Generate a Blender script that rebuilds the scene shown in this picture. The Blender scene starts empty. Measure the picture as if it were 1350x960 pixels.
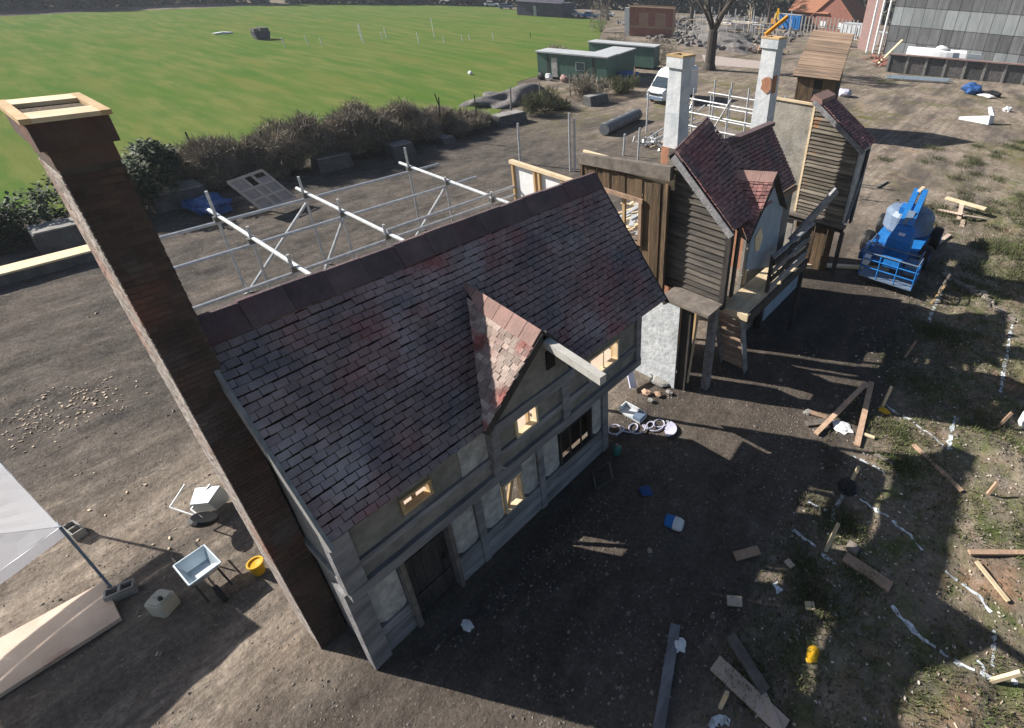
import bpy, bmesh, math, random
from mathutils import Vector, Matrix, noise
import numpy as np
random.seed(7)
rnd = random.uniform
S = bpy.context.scene
C = S.collection
# ------------------------------------------------------------------ camera
cam_d = bpy.data.cameras.new('camera'); cam = bpy.data.objects.new('camera', cam_d); C.objects.link(cam); S.camera = cam
R0, R1, R2 = (0.81042657, 0.58446943, 0.04005332), (0.32647640, -0.39380832, -0.85926024), (-0.48643801, 0.70944379, -0.50996820)
cam.matrix_world = Matrix(((R0[0], -R1[0], -R2[0], 0), (R0[1], -R1[1], -R2[1], 0), (R0[2], -R1[2], -R2[2], 11.0), (0, 0, 0, 1)))
cam_d.sensor_width = 36; cam_d.lens = 695.75 / 1350 * 36
cam_d.shift_x = (675 - 860.7) / 1350; cam_d.shift_y = (376.03 - 480) / 1350
cam_d.clip_start = .1; cam_d.clip_end = 5000
# ------------------------------------------------------------------ light
EL = math.radians(33); AZ = math.radians(244.6)
SUN = 5.0; SKY = .05
W = bpy.data.worlds.new('World'); S.world = W; W.use_nodes = True
nt = W.node_tree; sky = nt.nodes.new('ShaderNodeTexSky'); sky.sky_type = 'NISHITA'; sky.sun_disc = False
sky.sun_elevation = EL; sky.sun_rotation = AZ; sky.air_density = 1.0; sky.dust_density = 1.2
bg = nt.nodes['Background']; bg.inputs[1].default_value = SKY; nt.links.new(sky.outputs[0], bg.inputs[0])
sd = bpy.data.lights.new('sun', 'SUN'); sd.energy = SUN; sd.angle = math.radians(.55); sd.color = (1, .945, .86)
so = bpy.data.objects.new('sun', sd); C.objects.link(so)
sdir = Vector((math.sin(AZ) * math.cos(EL), math.cos(AZ) * math.cos(EL), math.sin(EL)))
so.rotation_euler = (-sdir).to_track_quat('-Z', 'Y').to_euler(); so.location = (-60, -40, 80)
vs = S.view_settings; vs.view_transform = 'Standard'; vs.look = 'None'; vs.exposure = .85; vs.gamma = 1; vs.use_curve_mapping = False
S.cycles.max_bounces = 5
# ------------------------------------------------------------------ materials
def mat(name, col, col2=None, scale=3., stretch=(1, 1, 1), rough=.85, bump=.15, bscale=25., rand=.0, metal=0., spots=None, spot_scale=1.2, spot_stretch=(1, 1, 1), spot_lo=.55, spot_hi=.68, contrast=(.35, .65), spec=.3):
    m = bpy.data.materials.new(name); m.use_nodes = True; t = m.node_tree; N = t.nodes; L = t.links
    b = N['Principled BSDF']; b.inputs['Roughness'].default_value = rough; b.inputs['Metallic'].default_value = metal
    b.inputs['Specular IOR Level'].default_value = spec
    if col2 is None: col2 = tuple(c * .62 for c in col)
    g = N.new('ShaderNodeNewGeometry'); mp = N.new('ShaderNodeMapping'); mp.inputs['Scale'].default_value = stretch
    L.new(g.outputs['Position'], mp.inputs['Vector'])
    n = N.new('ShaderNodeTexNoise'); n.inputs['Scale'].default_value = scale; n.inputs['Detail'].default_value = 7; n.inputs['Roughness'].default_value = .65
    L.new(mp.outputs[0], n.inputs['Vector'])
    r = N.new('ShaderNodeMapRange'); r.inputs[1].default_value = contrast[0]; r.inputs[2].default_value = contrast[1]
    L.new(n.outputs['Fac'], r.inputs[0])
    mx = N.new('ShaderNodeMix'); mx.data_type = 'RGBA'; mx.inputs[6].default_value = (*col2, 1); mx.inputs[7].default_value = (*col, 1)
    L.new(r.outputs[0], mx.inputs[0]); out = mx.outputs[2]
    if spots:
        for i, sc in enumerate(spots):
            n2 = N.new('ShaderNodeTexNoise'); n2.inputs['Scale'].default_value = spot_scale; n2.inputs['Detail'].default_value = 5
            mp2 = N.new('ShaderNodeMapping'); mp2.inputs['Scale'].default_value = spot_stretch; mp2.inputs['Location'].default_value = (13.7 * i + 3, 5.1 * i, 7.7 * i); L.new(g.outputs['Position'], mp2.inputs['Vector']); L.new(mp2.outputs[0], n2.inputs['Vector'])
            r2 = N.new('ShaderNodeMapRange'); r2.inputs[1].default_value = spot_lo; r2.inputs[2].default_value = spot_hi; L.new(n2.outputs['Fac'], r2.inputs[0])
            m2 = N.new('ShaderNodeMix'); m2.data_type = 'RGBA'; m2.inputs[7].default_value = (*sc, 1)
            L.new(r2.outputs[0], m2.inputs[0]); L.new(out, m2.inputs[6]); out = m2.outputs[2]
    if rand:
        oi = N.new('ShaderNodeObjectInfo'); ad = N.new('ShaderNodeMath'); ad.operation = 'ADD'
        L.new(oi.outputs['Random'], ad.inputs[0]); L.new(g.outputs['Random Per Island'], ad.inputs[1])
        fr = N.new('ShaderNodeMath'); fr.operation = 'FRACT'; L.new(ad.outputs[0], fr.inputs[0])
        rr = N.new('ShaderNodeMapRange'); rr.inputs[3].default_value = 1 - rand; rr.inputs[4].default_value = 1 + rand; L.new(fr.outputs[0], rr.inputs[0])
        vm = N.new('ShaderNodeVectorMath'); vm.operation = 'SCALE'; L.new(out, vm.inputs[0]); L.new(rr.outputs[0], vm.inputs['Scale']); out = vm.outputs[0]
    L.new(out, b.inputs['Base Color'])
    if bump:
        nb = N.new('ShaderNodeTexNoise'); nb.inputs['Scale'].default_value = bscale; nb.inputs['Detail'].default_value = 6
        L.new(mp.outputs[0], nb.inputs['Vector'])
        bp = N.new('ShaderNodeBump'); bp.inputs['Strength'].default_value = min(1, bump * 3); bp.inputs['Distance'].default_value = .02
        L.new(nb.outputs['Fac'], bp.inputs['Height']); L.new(bp.outputs[0], b.inputs['Normal'])
    return m
M = {}
M['underlay'] = mat('roof_underlay', (.022, .02, .021), (.014, .013, .014), bump=0)
M['pale_beam'] = mat('pale_grey_beam', (.46, .45, .42), (.36, .35, .33), scale=5, bump=.1)
M['verge'] = mat('pale_verge_board', (.31, .31, .30), (.19, .19, .19), scale=5, bump=.15)
M['tile'] = mat('roof_tile_clay', (.335, .245, .235), (.165, .14, .146), scale=1.2, rand=.13, rough=.65, spots=[(.33, .105, .10), (.12, .135, .165), (.42, .385, .385)], spot_scale=.85, spot_lo=.52, spot_hi=.78, bump=.3, bscale=40)
M['tile_red'] = mat('roof_tile_red', (.36, .17, .155), (.22, .125, .12), scale=2, rand=.35, rough=.75, spots=[(.16, .115, .12)], bump=.3, bscale=40)
M['tile_warm'] = mat('roof_tile_warm', (.36, .205, .18), (.20, .135, .13), scale=1.5, rand=.22, rough=.7, spots=[(.30, .11, .11), (.12, .11, .13)], spot_scale=.9, spot_lo=.5, spot_hi=.75, bump=.3, bscale=40)
M['tile_pink'] = mat('roof_tile_pink', (.42, .345, .30), (.29, .20, .175), scale=2.5, rand=.35, rough=.8, spots=[(.26, .09, .08)], spot_scale=1.7, bump=.3, bscale=40)
M['ridge'] = mat('ridge_tile', (.16, .11, .11), (.09, .068, .075), scale=2.5, rand=.12, spots=[(.13, .07, .075)], bump=.3)
M['ridge_pink'] = mat('ridge_tile_pink', (.36, .22, .19), (.26, .17, .15), scale=3, rand=.15, bump=.2)
M['brick'] = mat('old_brick', (.125, .082, .066), (.055, .042, .038), scale=1.3, rand=.22, rough=.9, spots=[(.19, .07, .045), (.16, .15, .145)], spot_scale=.9, spot_lo=.56, spot_hi=.76, bump=.4, bscale=30)
M['brick_pale'] = mat('pale_brick', (.40, .36, .33), (.24, .20, .18), scale=5, rand=.25, bump=.3, spots=[(.30, .17, .13)], spot_scale=.9)  # paler brick, used on the -Y face of the chimney alone
M['mortar'] = mat('mortar', (.12, .10, .085), (.05, .045, .04), scale=2.5, bump=.3)
M['timber'] = mat('grey_timber', (.30, .295, .305), (.14, .138, .148), scale=4, stretch=(1, .25, 1), rough=.8, bump=.3, bscale=18, rand=.15)
M['timber_dark'] = mat('dark_timber', (.075, .065, .06), (.035, .032, .033), scale=4, stretch=(2, 2, .3), bump=.3, bscale=18, rand=.2)
M['timber_brown'] = mat('brown_stained_boards', (.16, .105, .06), (.06, .045, .032), scale=2.2, stretch=(3, 3, .35), bump=.3, bscale=12, rand=.35)
M['siding'] = mat('weathered_siding', (.135, .118, .10), (.05, .045, .043), scale=2.5, stretch=(.35, 1, 3), bump=.3, bscale=14, rand=.3)
M['siding_warm'] = mat('weathered_siding_warm', (.20, .175, .14), (.085, .072, .06), scale=2.5, stretch=(.35, 1, 3), bump=.3, bscale=14, rand=.4, spots=[(.24, .13, .07)], spot_scale=1.1, spot_lo=.6)
M['pine'] = mat('raw_pine', (.56, .40, .22), (.42, .28, .14), scale=3, stretch=(1, 1, .3), bump=.05, rough=.7, rand=.15)
M['pine_pale'] = mat('pale_pine', (.70, .58, .41), (.58, .45, .28), scale=3, bump=.05, rough=.7, rand=.15)
M['ply'] = mat('plywood', (.60, .48, .39), (.47, .365, .29), scale=1.5, bump=.05, rough=.75, spots=[(.26, .12, .09)], spot_scale=.6, spot_lo=.66, spot_hi=.72)
M['old_plank'] = mat('old_plank', (.46, .31, .215), (.30, .205, .145), scale=4, bump=.15, rand=.3)
M['brown_plank'] = mat('brown_roof_plank', (.27, .19, .135), (.165, .12, .09), scale=1.2, stretch=(.3, 2, 2), bump=.15, rand=.25)
M['grey_plank'] = mat('grey_plank', (.22, .19, .165), (.12, .105, .095), scale=4, bump=.2, rand=.25)
M['plaster'] = mat('pale_plaster', (.58, .56, .53), (.30, .295, .285), scale=4, rough=.9, bump=.45, bscale=12, spots=[(.15, .145, .14)], spot_scale=1.6, spot_lo=.62, spot_hi=.8)
M['plaster_white'] = mat('mottled_white_plaster', (.60, .62, .64), (.40, .43, .46), scale=3.5, rough=.9, bump=.4, bscale=9, spots=[(.33, .35, .36)], spot_scale=1.1, spot_lo=.55, spot_hi=.75)
M['plaster_blue'] = mat('blue_grey_plaster', (.36, .43, .52), (.27, .33, .41), scale=2, rough=.9, bump=.2, bscale=12)
M['plaster_dirty'] = mat('dirty_plaster', (.36, .34, .30), (.19, .18, .16), scale=1.6, rough=.9, bump=.25, bscale=10, spots=[(.24, .24, .24)], spot_scale=.7)
M['infill'] = mat('olive_infill', (.285, .262, .235), (.16, .15, .138), scale=2.6, rough=.9, bump=.25, bscale=12)
M['render_white'] = mat('white_render', (.66, .68, .70), (.50, .53, .56), scale=2.2, rough=.85, bump=.2, bscale=10, spots=[(.42, .46, .50)], spot_scale=2.4, spot_lo=.5, spot_hi=.72)
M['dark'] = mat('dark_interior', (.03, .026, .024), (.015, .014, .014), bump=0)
M['steel'] = mat('galvanised_steel', (.62, .64, .66), (.42, .44, .46), scale=6, rough=.4, metal=.3, bump=0, rand=.12)
M['coupler'] = mat('scaffold_coupler', (.20, .21, .21), (.1, .1, .1), rough=.5, metal=.6, bump=0)
M['tray'] = mat('galvanised_tray', (.60, .67, .72), (.45, .53, .58), scale=4, rough=.35, metal=.5, bump=0)
M['white'] = mat('white_sheet', (.78, .78, .78), (.66, .67, .69), scale=3, bump=.05)
M['canopy'] = mat('white_canopy', (.86, .88, .93), (.80, .83, .90), scale=2, rough=.6, bump=.03, bscale=6)
M['black'] = mat('black_rubber', (.018, .018, .02), bump=0, rough=.6)
M['concrete'] = mat('concrete', (.33, .32, .30), (.2, .195, .185), scale=3, bump=.3)
M['concrete_dark'] = mat('dark_concrete', (.12, .12, .12), (.06, .06, .062), scale=3, bump=.3)
M['yellow'] = mat('yellow_plastic', (.72, .42, .02), (.6, .33, .01), bump=0, rough=.5)
M['jerry'] = mat('milky_plastic', (.52, .50, .42), (.42, .40, .33), bump=0, rough=.5)
M['blue'] = mat('blue_paint', (.02, .20, .55), (.015, .13, .40), scale=5, bump=0, rough=.45)
M['blue_dark'] = mat('blue_tarpaulin', (.03, .10, .30), (.02, .06, .18), scale=3, bump=.2, bscale=8, rough=.6)
M['grey_paint'] = mat('grey_paint', (.17, .23, .32), (.12, .165, .24), scale=3, bump=0, rough=.45)
M['green_paint'] = mat('green_cabin_paint', (.09, .165, .135), (.06, .12, .10), scale=2, bump=.08, bscale=6, rough=.6)
M['roof_grey'] = mat('pale_felt', (.46, .48, .50), (.36, .38, .40), scale=1, bump=.05)
M['glass'] = mat('dark_glass', (.05, .07, .09), (.03, .045, .06), bump=0, rough=.1, spec=.6)
M['van'] = mat('white_van_paint', (.80, .82, .83), (.74, .76, .78), bump=0, rough=.3)
M['redbrick'] = mat('red_brick_wall', (.30, .13, .10), (.20, .09, .07), scale=2, bump=.2, bscale=5)
M['redroof'] = mat('orange_roof', (.36, .16, .09), (.24, .11, .07), scale=2, bump=.3, bscale=5)
M['clad'] = mat('grey_cladding', (.13, .135, .145), (.08, .083, .09), scale=.8, stretch=(2, 2, .4), bump=.1, bscale=3, rand=.3)
M['clad_pale'] = mat('pale_cladding', (.24, .26, .27), (.17, .19, .2), scale=.8, stretch=(2, 2, .4), bump=.1, bscale=3, rand=.2)
M['bark'] = mat('bark', (.085, .07, .06), (.04, .034, .03), scale=5, stretch=(1, 1, .3), bump=.5, bscale=14)
M['leaf'] = mat('ivy_leaf', (.05, .08, .033), (.026, .045, .018), scale=.8, rand=.5, bump=0, rough=.7)
M['bramble'] = mat('bramble_stem', (.30, .26, .20), (.165, .14, .11), scale=.7, rand=.5, bump=0)
M['bramble_green'] = mat('bramble_green', (.10, .11, .05), (.055, .06, .03), scale=.7, rand=.5, bump=0)
M['far_tree'] = mat('far_wood', (.10, .095, .07), (.045, .05, .038), scale=.15, rand=.5, bump=0)
M['chalk'] = mat('chalk_paint', (.74, .79, .84), (.34, .37, .38), scale=9, bump=0, contrast=(.42, .6))
M['grass'] = mat('grass_blade', (.085, .12, .035), (.12, .11, .06), scale=.8, rand=.5, bump=0)
M['litter'] = mat('leaf_litter', (.20, .15, .10), (.09, .07, .05), scale=14, rand=.7, bump=0, spots=[(.08, .12, .035), (.48, .44, .39)], spot_scale=9, spot_lo=.56, spot_hi=.6)
M['pebble'] = mat('pebble', (.27, .235, .20), (.15, .13, .11), scale=6, rand=.45, bump=0)
M['chip'] = mat('wood_chip', (.52, .42, .32), (.36, .29, .22), scale=5, rand=.4, bump=0)
M['lilac'] = mat('lilac_plastic', (.52, .52, .64), (.42, .42, .52), bump=.05)
M['teal'] = mat('green_glass_bottle', (.06, .20, .17), (.04, .13, .11), bump=0, rough=.2)
M['orange'] = mat('orange_metal', (.62, .26, .03), (.5, .2, .02), bump=0)
M['pink'] = mat('pink_render', (.40, .26, .24), (.3, .2, .19), bump=.1)
M['gravel'] = mat('dark_gravel', (.20, .185, .18), (.10, .094, .094), scale=3, bump=.6, bscale=8)
M['terracotta'] = mat('bare_terracotta', (.42, .22, .14), (.32, .15, .09), bump=.2)
t_ = M['canopy'].node_tree; b_ = t_.nodes['Principled BSDF']; tr_ = t_.nodes.new('ShaderNodeBsdfTranslucent'); tr_.inputs[0].default_value = (.97, .97, 1, 1); ms_ = t_.nodes.new('ShaderNodeMixShader'); ms_.inputs[0].default_value = .62
t_.links.new(b_.outputs[0], ms_.inputs[1]); t_.links.new(tr_.outputs[0], ms_.inputs[2]); t_.links.new(ms_.outputs[0], t_.nodes['Material Output'].inputs[0])
# ------------------------------------------------------------------ mesh builder
WO = {}
class MB:
    def __init__(s): s.v = []; s.f = []; s.sm = []
    def poly(s, pts): b = len(s.v); s.v += [tuple(p) for p in pts]; s.f.append(tuple(range(b, b + len(pts)))); return s
    def hexa(s, p):       # 8 points, bottom ring then top ring
        b = len(s.v); s.v += [tuple(q) for q in p]
        for f in ((3, 2, 1, 0), (4, 5, 6, 7), (0, 1, 5, 4), (1, 2, 6, 5), (2, 3, 7, 6), (3, 0, 4, 7)): s.f.append(tuple(b + i for i in f))
        return s
    def box(s, x0, x1, y0, y1, z0, z1):
        return s.hexa([(x0, y0, z0), (x1, y0, z0), (x1, y1, z0), (x0, y1, z0), (x0, y0, z1), (x1, y0, z1), (x1, y1, z1), (x0, y1, z1)])
    def obox(s, c, size, Rm):
        h = [q * .5 for q in size]; c = Vector(c)
        return s.hexa([c + Rm @ Vector((x * h[0], y * h[1], z * h[2])) for z in (-1, 1) for x, y in ((-1, -1), (1, -1), (1, 1), (-1, 1))])
    def bar(s, p0, p1, w, d, up=(0, 0, 1)):
        p0 = Vector(p0); p1 = Vector(p1); a = (p1 - p0).normalized(); u = Vector(up)
        if abs(a.dot(u)) > .98: u = Vector((1, 0, 0))
        x = a.cross(u).normalized() * w / 2; y = x.cross(a).normalized() * d / 2
        return s.hexa([p0 - x - y, p0 + x - y, p1 + x - y, p1 - x - y, p0 - x + y, p0 + x + y, p1 + x + y, p1 - x + y])
    def tube(s, p0, p1, r, n=8, r2=None, caps=True):
        p0 = Vector(p0); p1 = Vector(p1); a = (p1 - p0).normalized(); u = Vector((0, 0, 1)) if abs(a.z) < .95 else Vector((1, 0, 0))
        x = a.cross(u).normalized(); y = a.cross(x); r2 = r if r2 is None else r2; b = len(s.v)
        for p, q in ((p0, r), (p1, r2)):
            for i in range(n):
                t = 2 * math.pi * i / n; s.v.append(tuple(p + x * math.cos(t) * q + y * math.sin(t) * q))
        for i in range(n): s.f.append((b + i, b + (i + 1) % n, b + n + (i + 1) % n, b + n + i))
        if caps: s.f.append(tuple(b + i for i in range(n))[::-1]); s.f.append(tuple(b + n + i for i in range(n)))
        return s
    def prism(s, pts, vec):
        n = len(pts); b = len(s.v); vec = Vector(vec); s.v += [tuple(p) for p in pts] + [tuple(Vector(p) + vec) for p in pts]
        s.f.append(tuple(range(b, b + n))[::-1]); s.f.append(tuple(range(b + n, b + 2 * n)))
        for i in range(n): s.f.append((b + i, b + (i + 1) % n, b + n + (i + 1) % n, b + n + i))
        return s
    def lathe(s, prof, c, n=14, axis=None):
        c = Vector(c); Q = Vector((0, 0, 1)).rotation_difference(Vector(axis)).to_matrix() if axis else Matrix.Identity(3); b = len(s.v)
        for r, z in prof:
            for i in range(n): t = 2 * math.pi * i / n; s.v.append(tuple(c + Q @ Vector((r * math.cos(t), r * math.sin(t), z))))
        for k in range(len(prof) - 1):
            for i in range(n): s.f.append((b + k * n + i, b + k * n + (i + 1) % n, b + (k + 1) * n + (i + 1) % n, b + (k + 1) * n + i))
        s.f.append(tuple(b + i for i in range(n))[::-1]); e = b + (len(prof) - 1) * n; s.f.append(tuple(e + i for i in range(n)))
        return s
    def blob(s, c, size, amp=.2, n=2, seed=0):
        bm = bmesh.new(); bmesh.ops.create_icosphere(bm, subdivisions=n, radius=1); b = len(s.v)
        for v in bm.verts:
            k = 1 + amp * noise.noise(v.co * 1.7 + Vector((seed * 3.1, seed, 0))); s.v.append((c[0] + v.co.x * size[0] * k, c[1] + v.co.y * size[1] * k, c[2] + v.co.z * size[2] * k))
        for f in bm.faces: s.f.append(tuple(b + v.index for v in f.verts))
        bm.free(); return s
    def build(s, name, m, parent=None, smooth=False, **pr):
        a = np.array(s.v, dtype=float); o3 = np.array([(a[:, 0].min() + a[:, 0].max()) / 2, (a[:, 1].min() + a[:, 1].max()) / 2, a[:, 2].min()])
        me = bpy.data.meshes.new(name); me.from_pydata((a - o3).tolist(), [], s.f); me.materials.append(M[m] if isinstance(m, str) else m)
        if smooth: me.shade_smooth()
        return link(bpy.data.objects.new(name, me), o3, parent, **pr)
def link(o, w, parent=None, **pr):
    C.objects.link(o); w = Vector(w)
    if parent: o.parent = parent; o.location = w - WO[parent.name]
    else: o.location = w
    WO[o.name] = w
    for k, v in pr.items(): o[k] = v
    return o
def thing(name, loc, label, category, group=None):
    o = bpy.data.objects.new(name, None); o.empty_display_size = .3; pr = dict(label=label, category=category)
    if group: pr['group'] = group
    return link(o, loc, None, **pr)
def T(label, category, group=None):
    d = dict(label=label, category=category)
    if group: d['group'] = group
    return d
def inst(me, name, mw, parent, **pr):
    o = bpy.data.objects.new(name, me); C.objects.link(o); o.parent = parent
    o.matrix_local = Matrix.Translation(-WO[parent.name]) @ mw
    for k, v in pr.items(): o[k] = v
    return o
def tree_copy(o, off, parent=None, rot=0, **pr):
    c = o.copy(); C.objects.link(c)
    if parent: c.parent = parent
    else: c.location = Vector(o.location) + Vector(off); c.rotation_euler.z = rot
    for k, v in pr.items(): c[k] = v
    for ch in o.children: tree_copy(ch, off, c)
    return c
CAMP = Vector((0, 0, 11))
# rows of overlapping tiles between a ridge line a0-a1 and an eave line b0-b1
def tiles(a0, a1, b0, b1, w, ex, thick, m, parent, nmax, name='roof_tile', lift=.03, jit=.012, skip=None):
    nmax = int(nmax); a0, a1, b0, b1 = map(Vector, (a0, a1, b0, b1)); ln = ((b0 - a0).length + (b1 - a1).length) / 2; rows = max(1, round(ln / ex)); out = []
    for k in range(rows):
        t = (k + .5) / rows; l = a0.lerp(b0, t); r = a1.lerp(b1, t); d = r - l; n = d.length / w; u = d.normalized(); u0 = u.copy(); flip = False
        dn = (a0.lerp(a1, .5) - b0.lerp(b1, .5)).normalized(); nz = u.cross(dn).normalized()
        if nz.z < 0: nz = -nz
        up = nz.cross(u); 
        if up.z < 0: up = -up; u = -u; l, r = r, l; flip = True
        off = .5 * (k % 2); i = -off; dt = .5 / rows; skl = ((a0.lerp(b0, t + dt) - a0.lerp(b0, t - dt)).dot(u0)) if 1 else 0; skr = (a1.lerp(b1, t + dt) - a1.lerp(b1, t - dt)).dot(u0)
        while i < n:
            c0 = max(i, 0); c1 = min(i + 1, n)
            if c1 - c0 > .18:
                p = l + u * ((c0 + c1) / 2 * w) + nz * (lift + rnd(0, jit)) + up * rnd(-jit, jit) * .8
                if not (skip and skip(p)):
                    Q = Matrix((u, up, nz)).transposed() @ Matrix.Rotation(rnd(-.055, .055), 3, 'Z') @ Matrix.Rotation(math.radians(-6) + rnd(-.05, .03), 3, 'X') @ Matrix.Rotation(rnd(-.05, .05), 3, 'Y')
                    s1, s2 = ((-skr, -skl) if flip else (skl, skr)); out.append((p, Q, (c1 - c0), s1 if c0 == 0 and abs(s1) > .012 else 0, s2 if c1 == n and abs(s2) > .012 else 0))
            i += 1
    me_v = []; L2 = ex * .425; h = thick
    base = [(-.486, -L2, -h / 2), (.486, -L2, -h / 2), (.485, L2, -h / 2), (-.485, L2, -h / 2), (-.45, -L2 * .94, h / 2), (.45, -L2 * .94, h / 2), (.485, L2, h / 2), (-.485, L2, h / 2)]
    base = [Vector((x * w, y, z)) for x, y, z in base]
    out.sort(key=lambda q: (q[0] - CAMP).length)
    me = bpy.data.meshes.new(name); mb = MB().hexa(base); me.from_pydata([tuple(v) for v in mb.v], [], mb.f); me.materials.append(M[m])
    rest = MB()
    for j, (p, Q, sx, s1, s2) in enumerate(out):
        if s1 or s2:
            vv = [Vector((v.x * sx + (s1 if v.x < 0 else s2) * (-.5 * v.y / L2 if L2 else 0), v.y, v.z)) for v in base]; (MB() if j < nmax else rest).hexa([p + Q @ v for v in vv])
            if j < nmax: MB().hexa([p + Q @ v for v in vv]).build(name, m, parent)
        elif j < nmax: inst(me, name, Matrix.Translation(p) @ Q.to_4x4() @ Matrix.Diagonal((sx, 1, 1, 1)), parent)
        else: rest.hexa([p + Q @ Vector((v.x * sx, v.y, v.z)) for v in base])
    if rest.v: rest.build(name, m, parent, kind='stuff')
def slab(pts, th):        # thick sheet under a polygon
    n = (Vector(pts[1]) - Vector(pts[0])).cross(Vector(pts[2]) - Vector(pts[0])).normalized()
    if n.z < 0: n = -n
    return MB().prism(pts, -n * th)
def sst(a, b, x): t = max(0, min(1, (x - a) / (b - a))); return t * t * (3 - 2 * t)
def gh(x, y):
    n = noise.noise(Vector((x * .9, y * .9, 0))) * .03 + noise.noise(Vector((x * 2.6, y * 2.6, 4))) * .022
    mnd = sst(-2.0, .2, x) * sst(60, 30, y)
    return n + mnd * (.05 + .16 * noise.noise(Vector((x * .7, y * .7, 9))) + .085 * noise.noise(Vector((x * 2.2, y * 2.2, 2))))
def on(p, dz=0): return (p[0], p[1], gh(p[0], p[1]) + dz)
# ------------------------------------------------------------------ ground
def ground_material():
    m = bpy.data.materials.new('trampled_earth'); m.use_nodes = True; t = m.node_tree; N = t.nodes; L = t.links; b = N['Principled BSDF']
    b.inputs['Roughness'].default_value = .95; b.inputs['Specular IOR Level'].default_value = .0
    g = N.new('ShaderNodeNewGeometry'); P = g.outputs['Position']
    def nz(scale, st=(1, 1, 1), det=6, rot=0, loc=(0, 0, 0), rough=.6):
        mp = N.new('ShaderNodeMapping'); mp.inputs['Scale'].default_value = st; mp.inputs['Rotation'].default_value = (0, 0, rot); mp.inputs['Location'].default_value = loc; L.new(P, mp.inputs[0])
        n = N.new('ShaderNodeTexNoise'); n.inputs['Scale'].default_value = scale; n.inputs['Detail'].default_value = det; n.inputs['Roughness'].default_value = rough; L.new(mp.outputs[0], n.inputs[0]); return n.outputs['Fac']
    def rg(x, a, c, lo=0, hi=1):
        r = N.new('ShaderNodeMapRange'); r.inputs[1].default_value = a; r.inputs[2].default_value = c; r.inputs[3].default_value = lo; r.inputs[4].default_value = hi; L.new(x, r.inputs[0]); return r.outputs[0]
    def ma(op, x, y):
        n = N.new('ShaderNodeMath'); n.operation = op
        for i, q in enumerate((x, y)):
            if isinstance(q, (int, float)): n.inputs[i].default_value = q
            else: L.new(q, n.inputs[i])
        return n.outputs[0]
    def mx(f, x, y):
        n = N.new('ShaderNodeMix'); n.data_type = 'RGBA'; L.new(f, n.inputs[0])
        for i, q in ((6, x), (7, y)):
            if isinstance(q, tuple): n.inputs[i].default_value = (*q, 1)
            else: L.new(q, n.inputs[i])
        return n.outputs[2]
    sp = N.new('ShaderNodeSeparateXYZ'); L.new(P, sp.inputs[0]); X, Y = sp.outputs[0], sp.outputs[1]
    c = mx(rg(nz(.55, (1, .45, 1), 9, rough=.72), .38, .62), (.15, .122, .10), (.31, .258, .21))
    c = mx(rg(nz(2.2, (1, .5, 1), 8, .1, (5, 2, 0), .7), .5, .72), c, (.40, .34, .28))
    c = mx(rg(nz(.28, (1.6, .35, 1), 6, .12, (40, 0, 0)), .48, .64), c, (.11, .096, .085))           # damp wheel ruts
    c = mx(ma('MULTIPLY', rg(nz(7, (1, 1, 1), 6, 0, (3, 3, 0), .7), .55, .7), .55), c, (.10, .088, .078))
    c = mx(rg(nz(.21, (1, 1, 1), 5, 0, (9, 30, 0)), .6, .72), c, (.33, .245, .175))                    # sandy patches
    # dark wet earth strip before the houses, colour also deepening their shade
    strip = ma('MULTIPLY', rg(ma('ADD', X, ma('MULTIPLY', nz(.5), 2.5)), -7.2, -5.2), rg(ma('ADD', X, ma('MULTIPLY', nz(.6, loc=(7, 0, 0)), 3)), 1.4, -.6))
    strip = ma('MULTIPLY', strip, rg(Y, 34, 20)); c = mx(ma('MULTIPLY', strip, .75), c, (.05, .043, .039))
    # rough grass bank on the right and round the tree
    gm = rg(ma('ADD', X, ma('MULTIPLY', nz(.45, loc=(1, 8, 0)), 3.4)), .2, 2.2)
    gm = ma('MULTIPLY', gm, rg(Y, 75, 40))
    gcol = mx(rg(nz(1.1, det=8, loc=(2, 2, 0)), .42, .6), (.20, .16, .115), (.095, .118, .042))
    gcol = mx(rg(nz(.5, loc=(21, 3, 0)), .56, .66), gcol, (.25, .16, .105))
    c = mx(ma('MULTIPLY', gm, rg(nz(1.6, det=8, loc=(4, 1, 0)), .32, .62)), c, gcol)
    trk = ma('MULTIPLY', rg(nz(.9, (3.2, .10, 1), 4, .16, (11, 0, 0)), .5, .62), rg(X, -4, -9)); c = mx(ma('MULTIPLY', trk, .6), c, (.115, .10, .088))
    yard = ma('MULTIPLY', rg(ma('ADD', X, ma('MULTIPLY', nz(.4, loc=(31, 0, 0)), 4)), -11, -15.5), rg(Y, -5, -2)); yard = ma('MULTIPLY', yard, rg(nz(.42, (1.4, .5, 1), 8, .1, (3, 17, 0), .7),   .3, .6, .6, 1)); yard = ma('MULTIPLY', yard, rg(Y, 40, 25)); c = mx(yard, c, mx(rg(nz(1.5, (1, .5, 1), 8, 0, (8, 8, 0), .7), .4, .62), (.062, .057, .054), (.125, .112, .102)))
    tuft = ma('MULTIPLY', rg(nz(.12, loc=(60, 4, 0)), .5, .62), rg(Y, 24, 40)); c = mx(ma('MULTIPLY', tuft, rg(nz(.8), .4, .6)), c, (.13, .125, .055))
    scr = rg(nz(22, det=4, loc=(1, 1, 1)), .62, .7); c = mx(ma('MULTIPLY', scr, .6), c, (.36, .33, .29))
    fs = N.new('ShaderNodeVectorMath'); fs.operation = 'SCALE'; L.new(c, fs.inputs[0]); L.new(ma('MULTIPLY', rg(nz(11, det=8, loc=(5, 2, 2), rough=.75), .3, .7, .62, 1.32), rg(nz(3.3, det=6, loc=(2, 9, 2), rough=.7), .3, .7, .78, 1.2)), fs.inputs['Scale']); c = fs.outputs[0]
    L.new(c, b.inputs['Base Color'])
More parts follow.
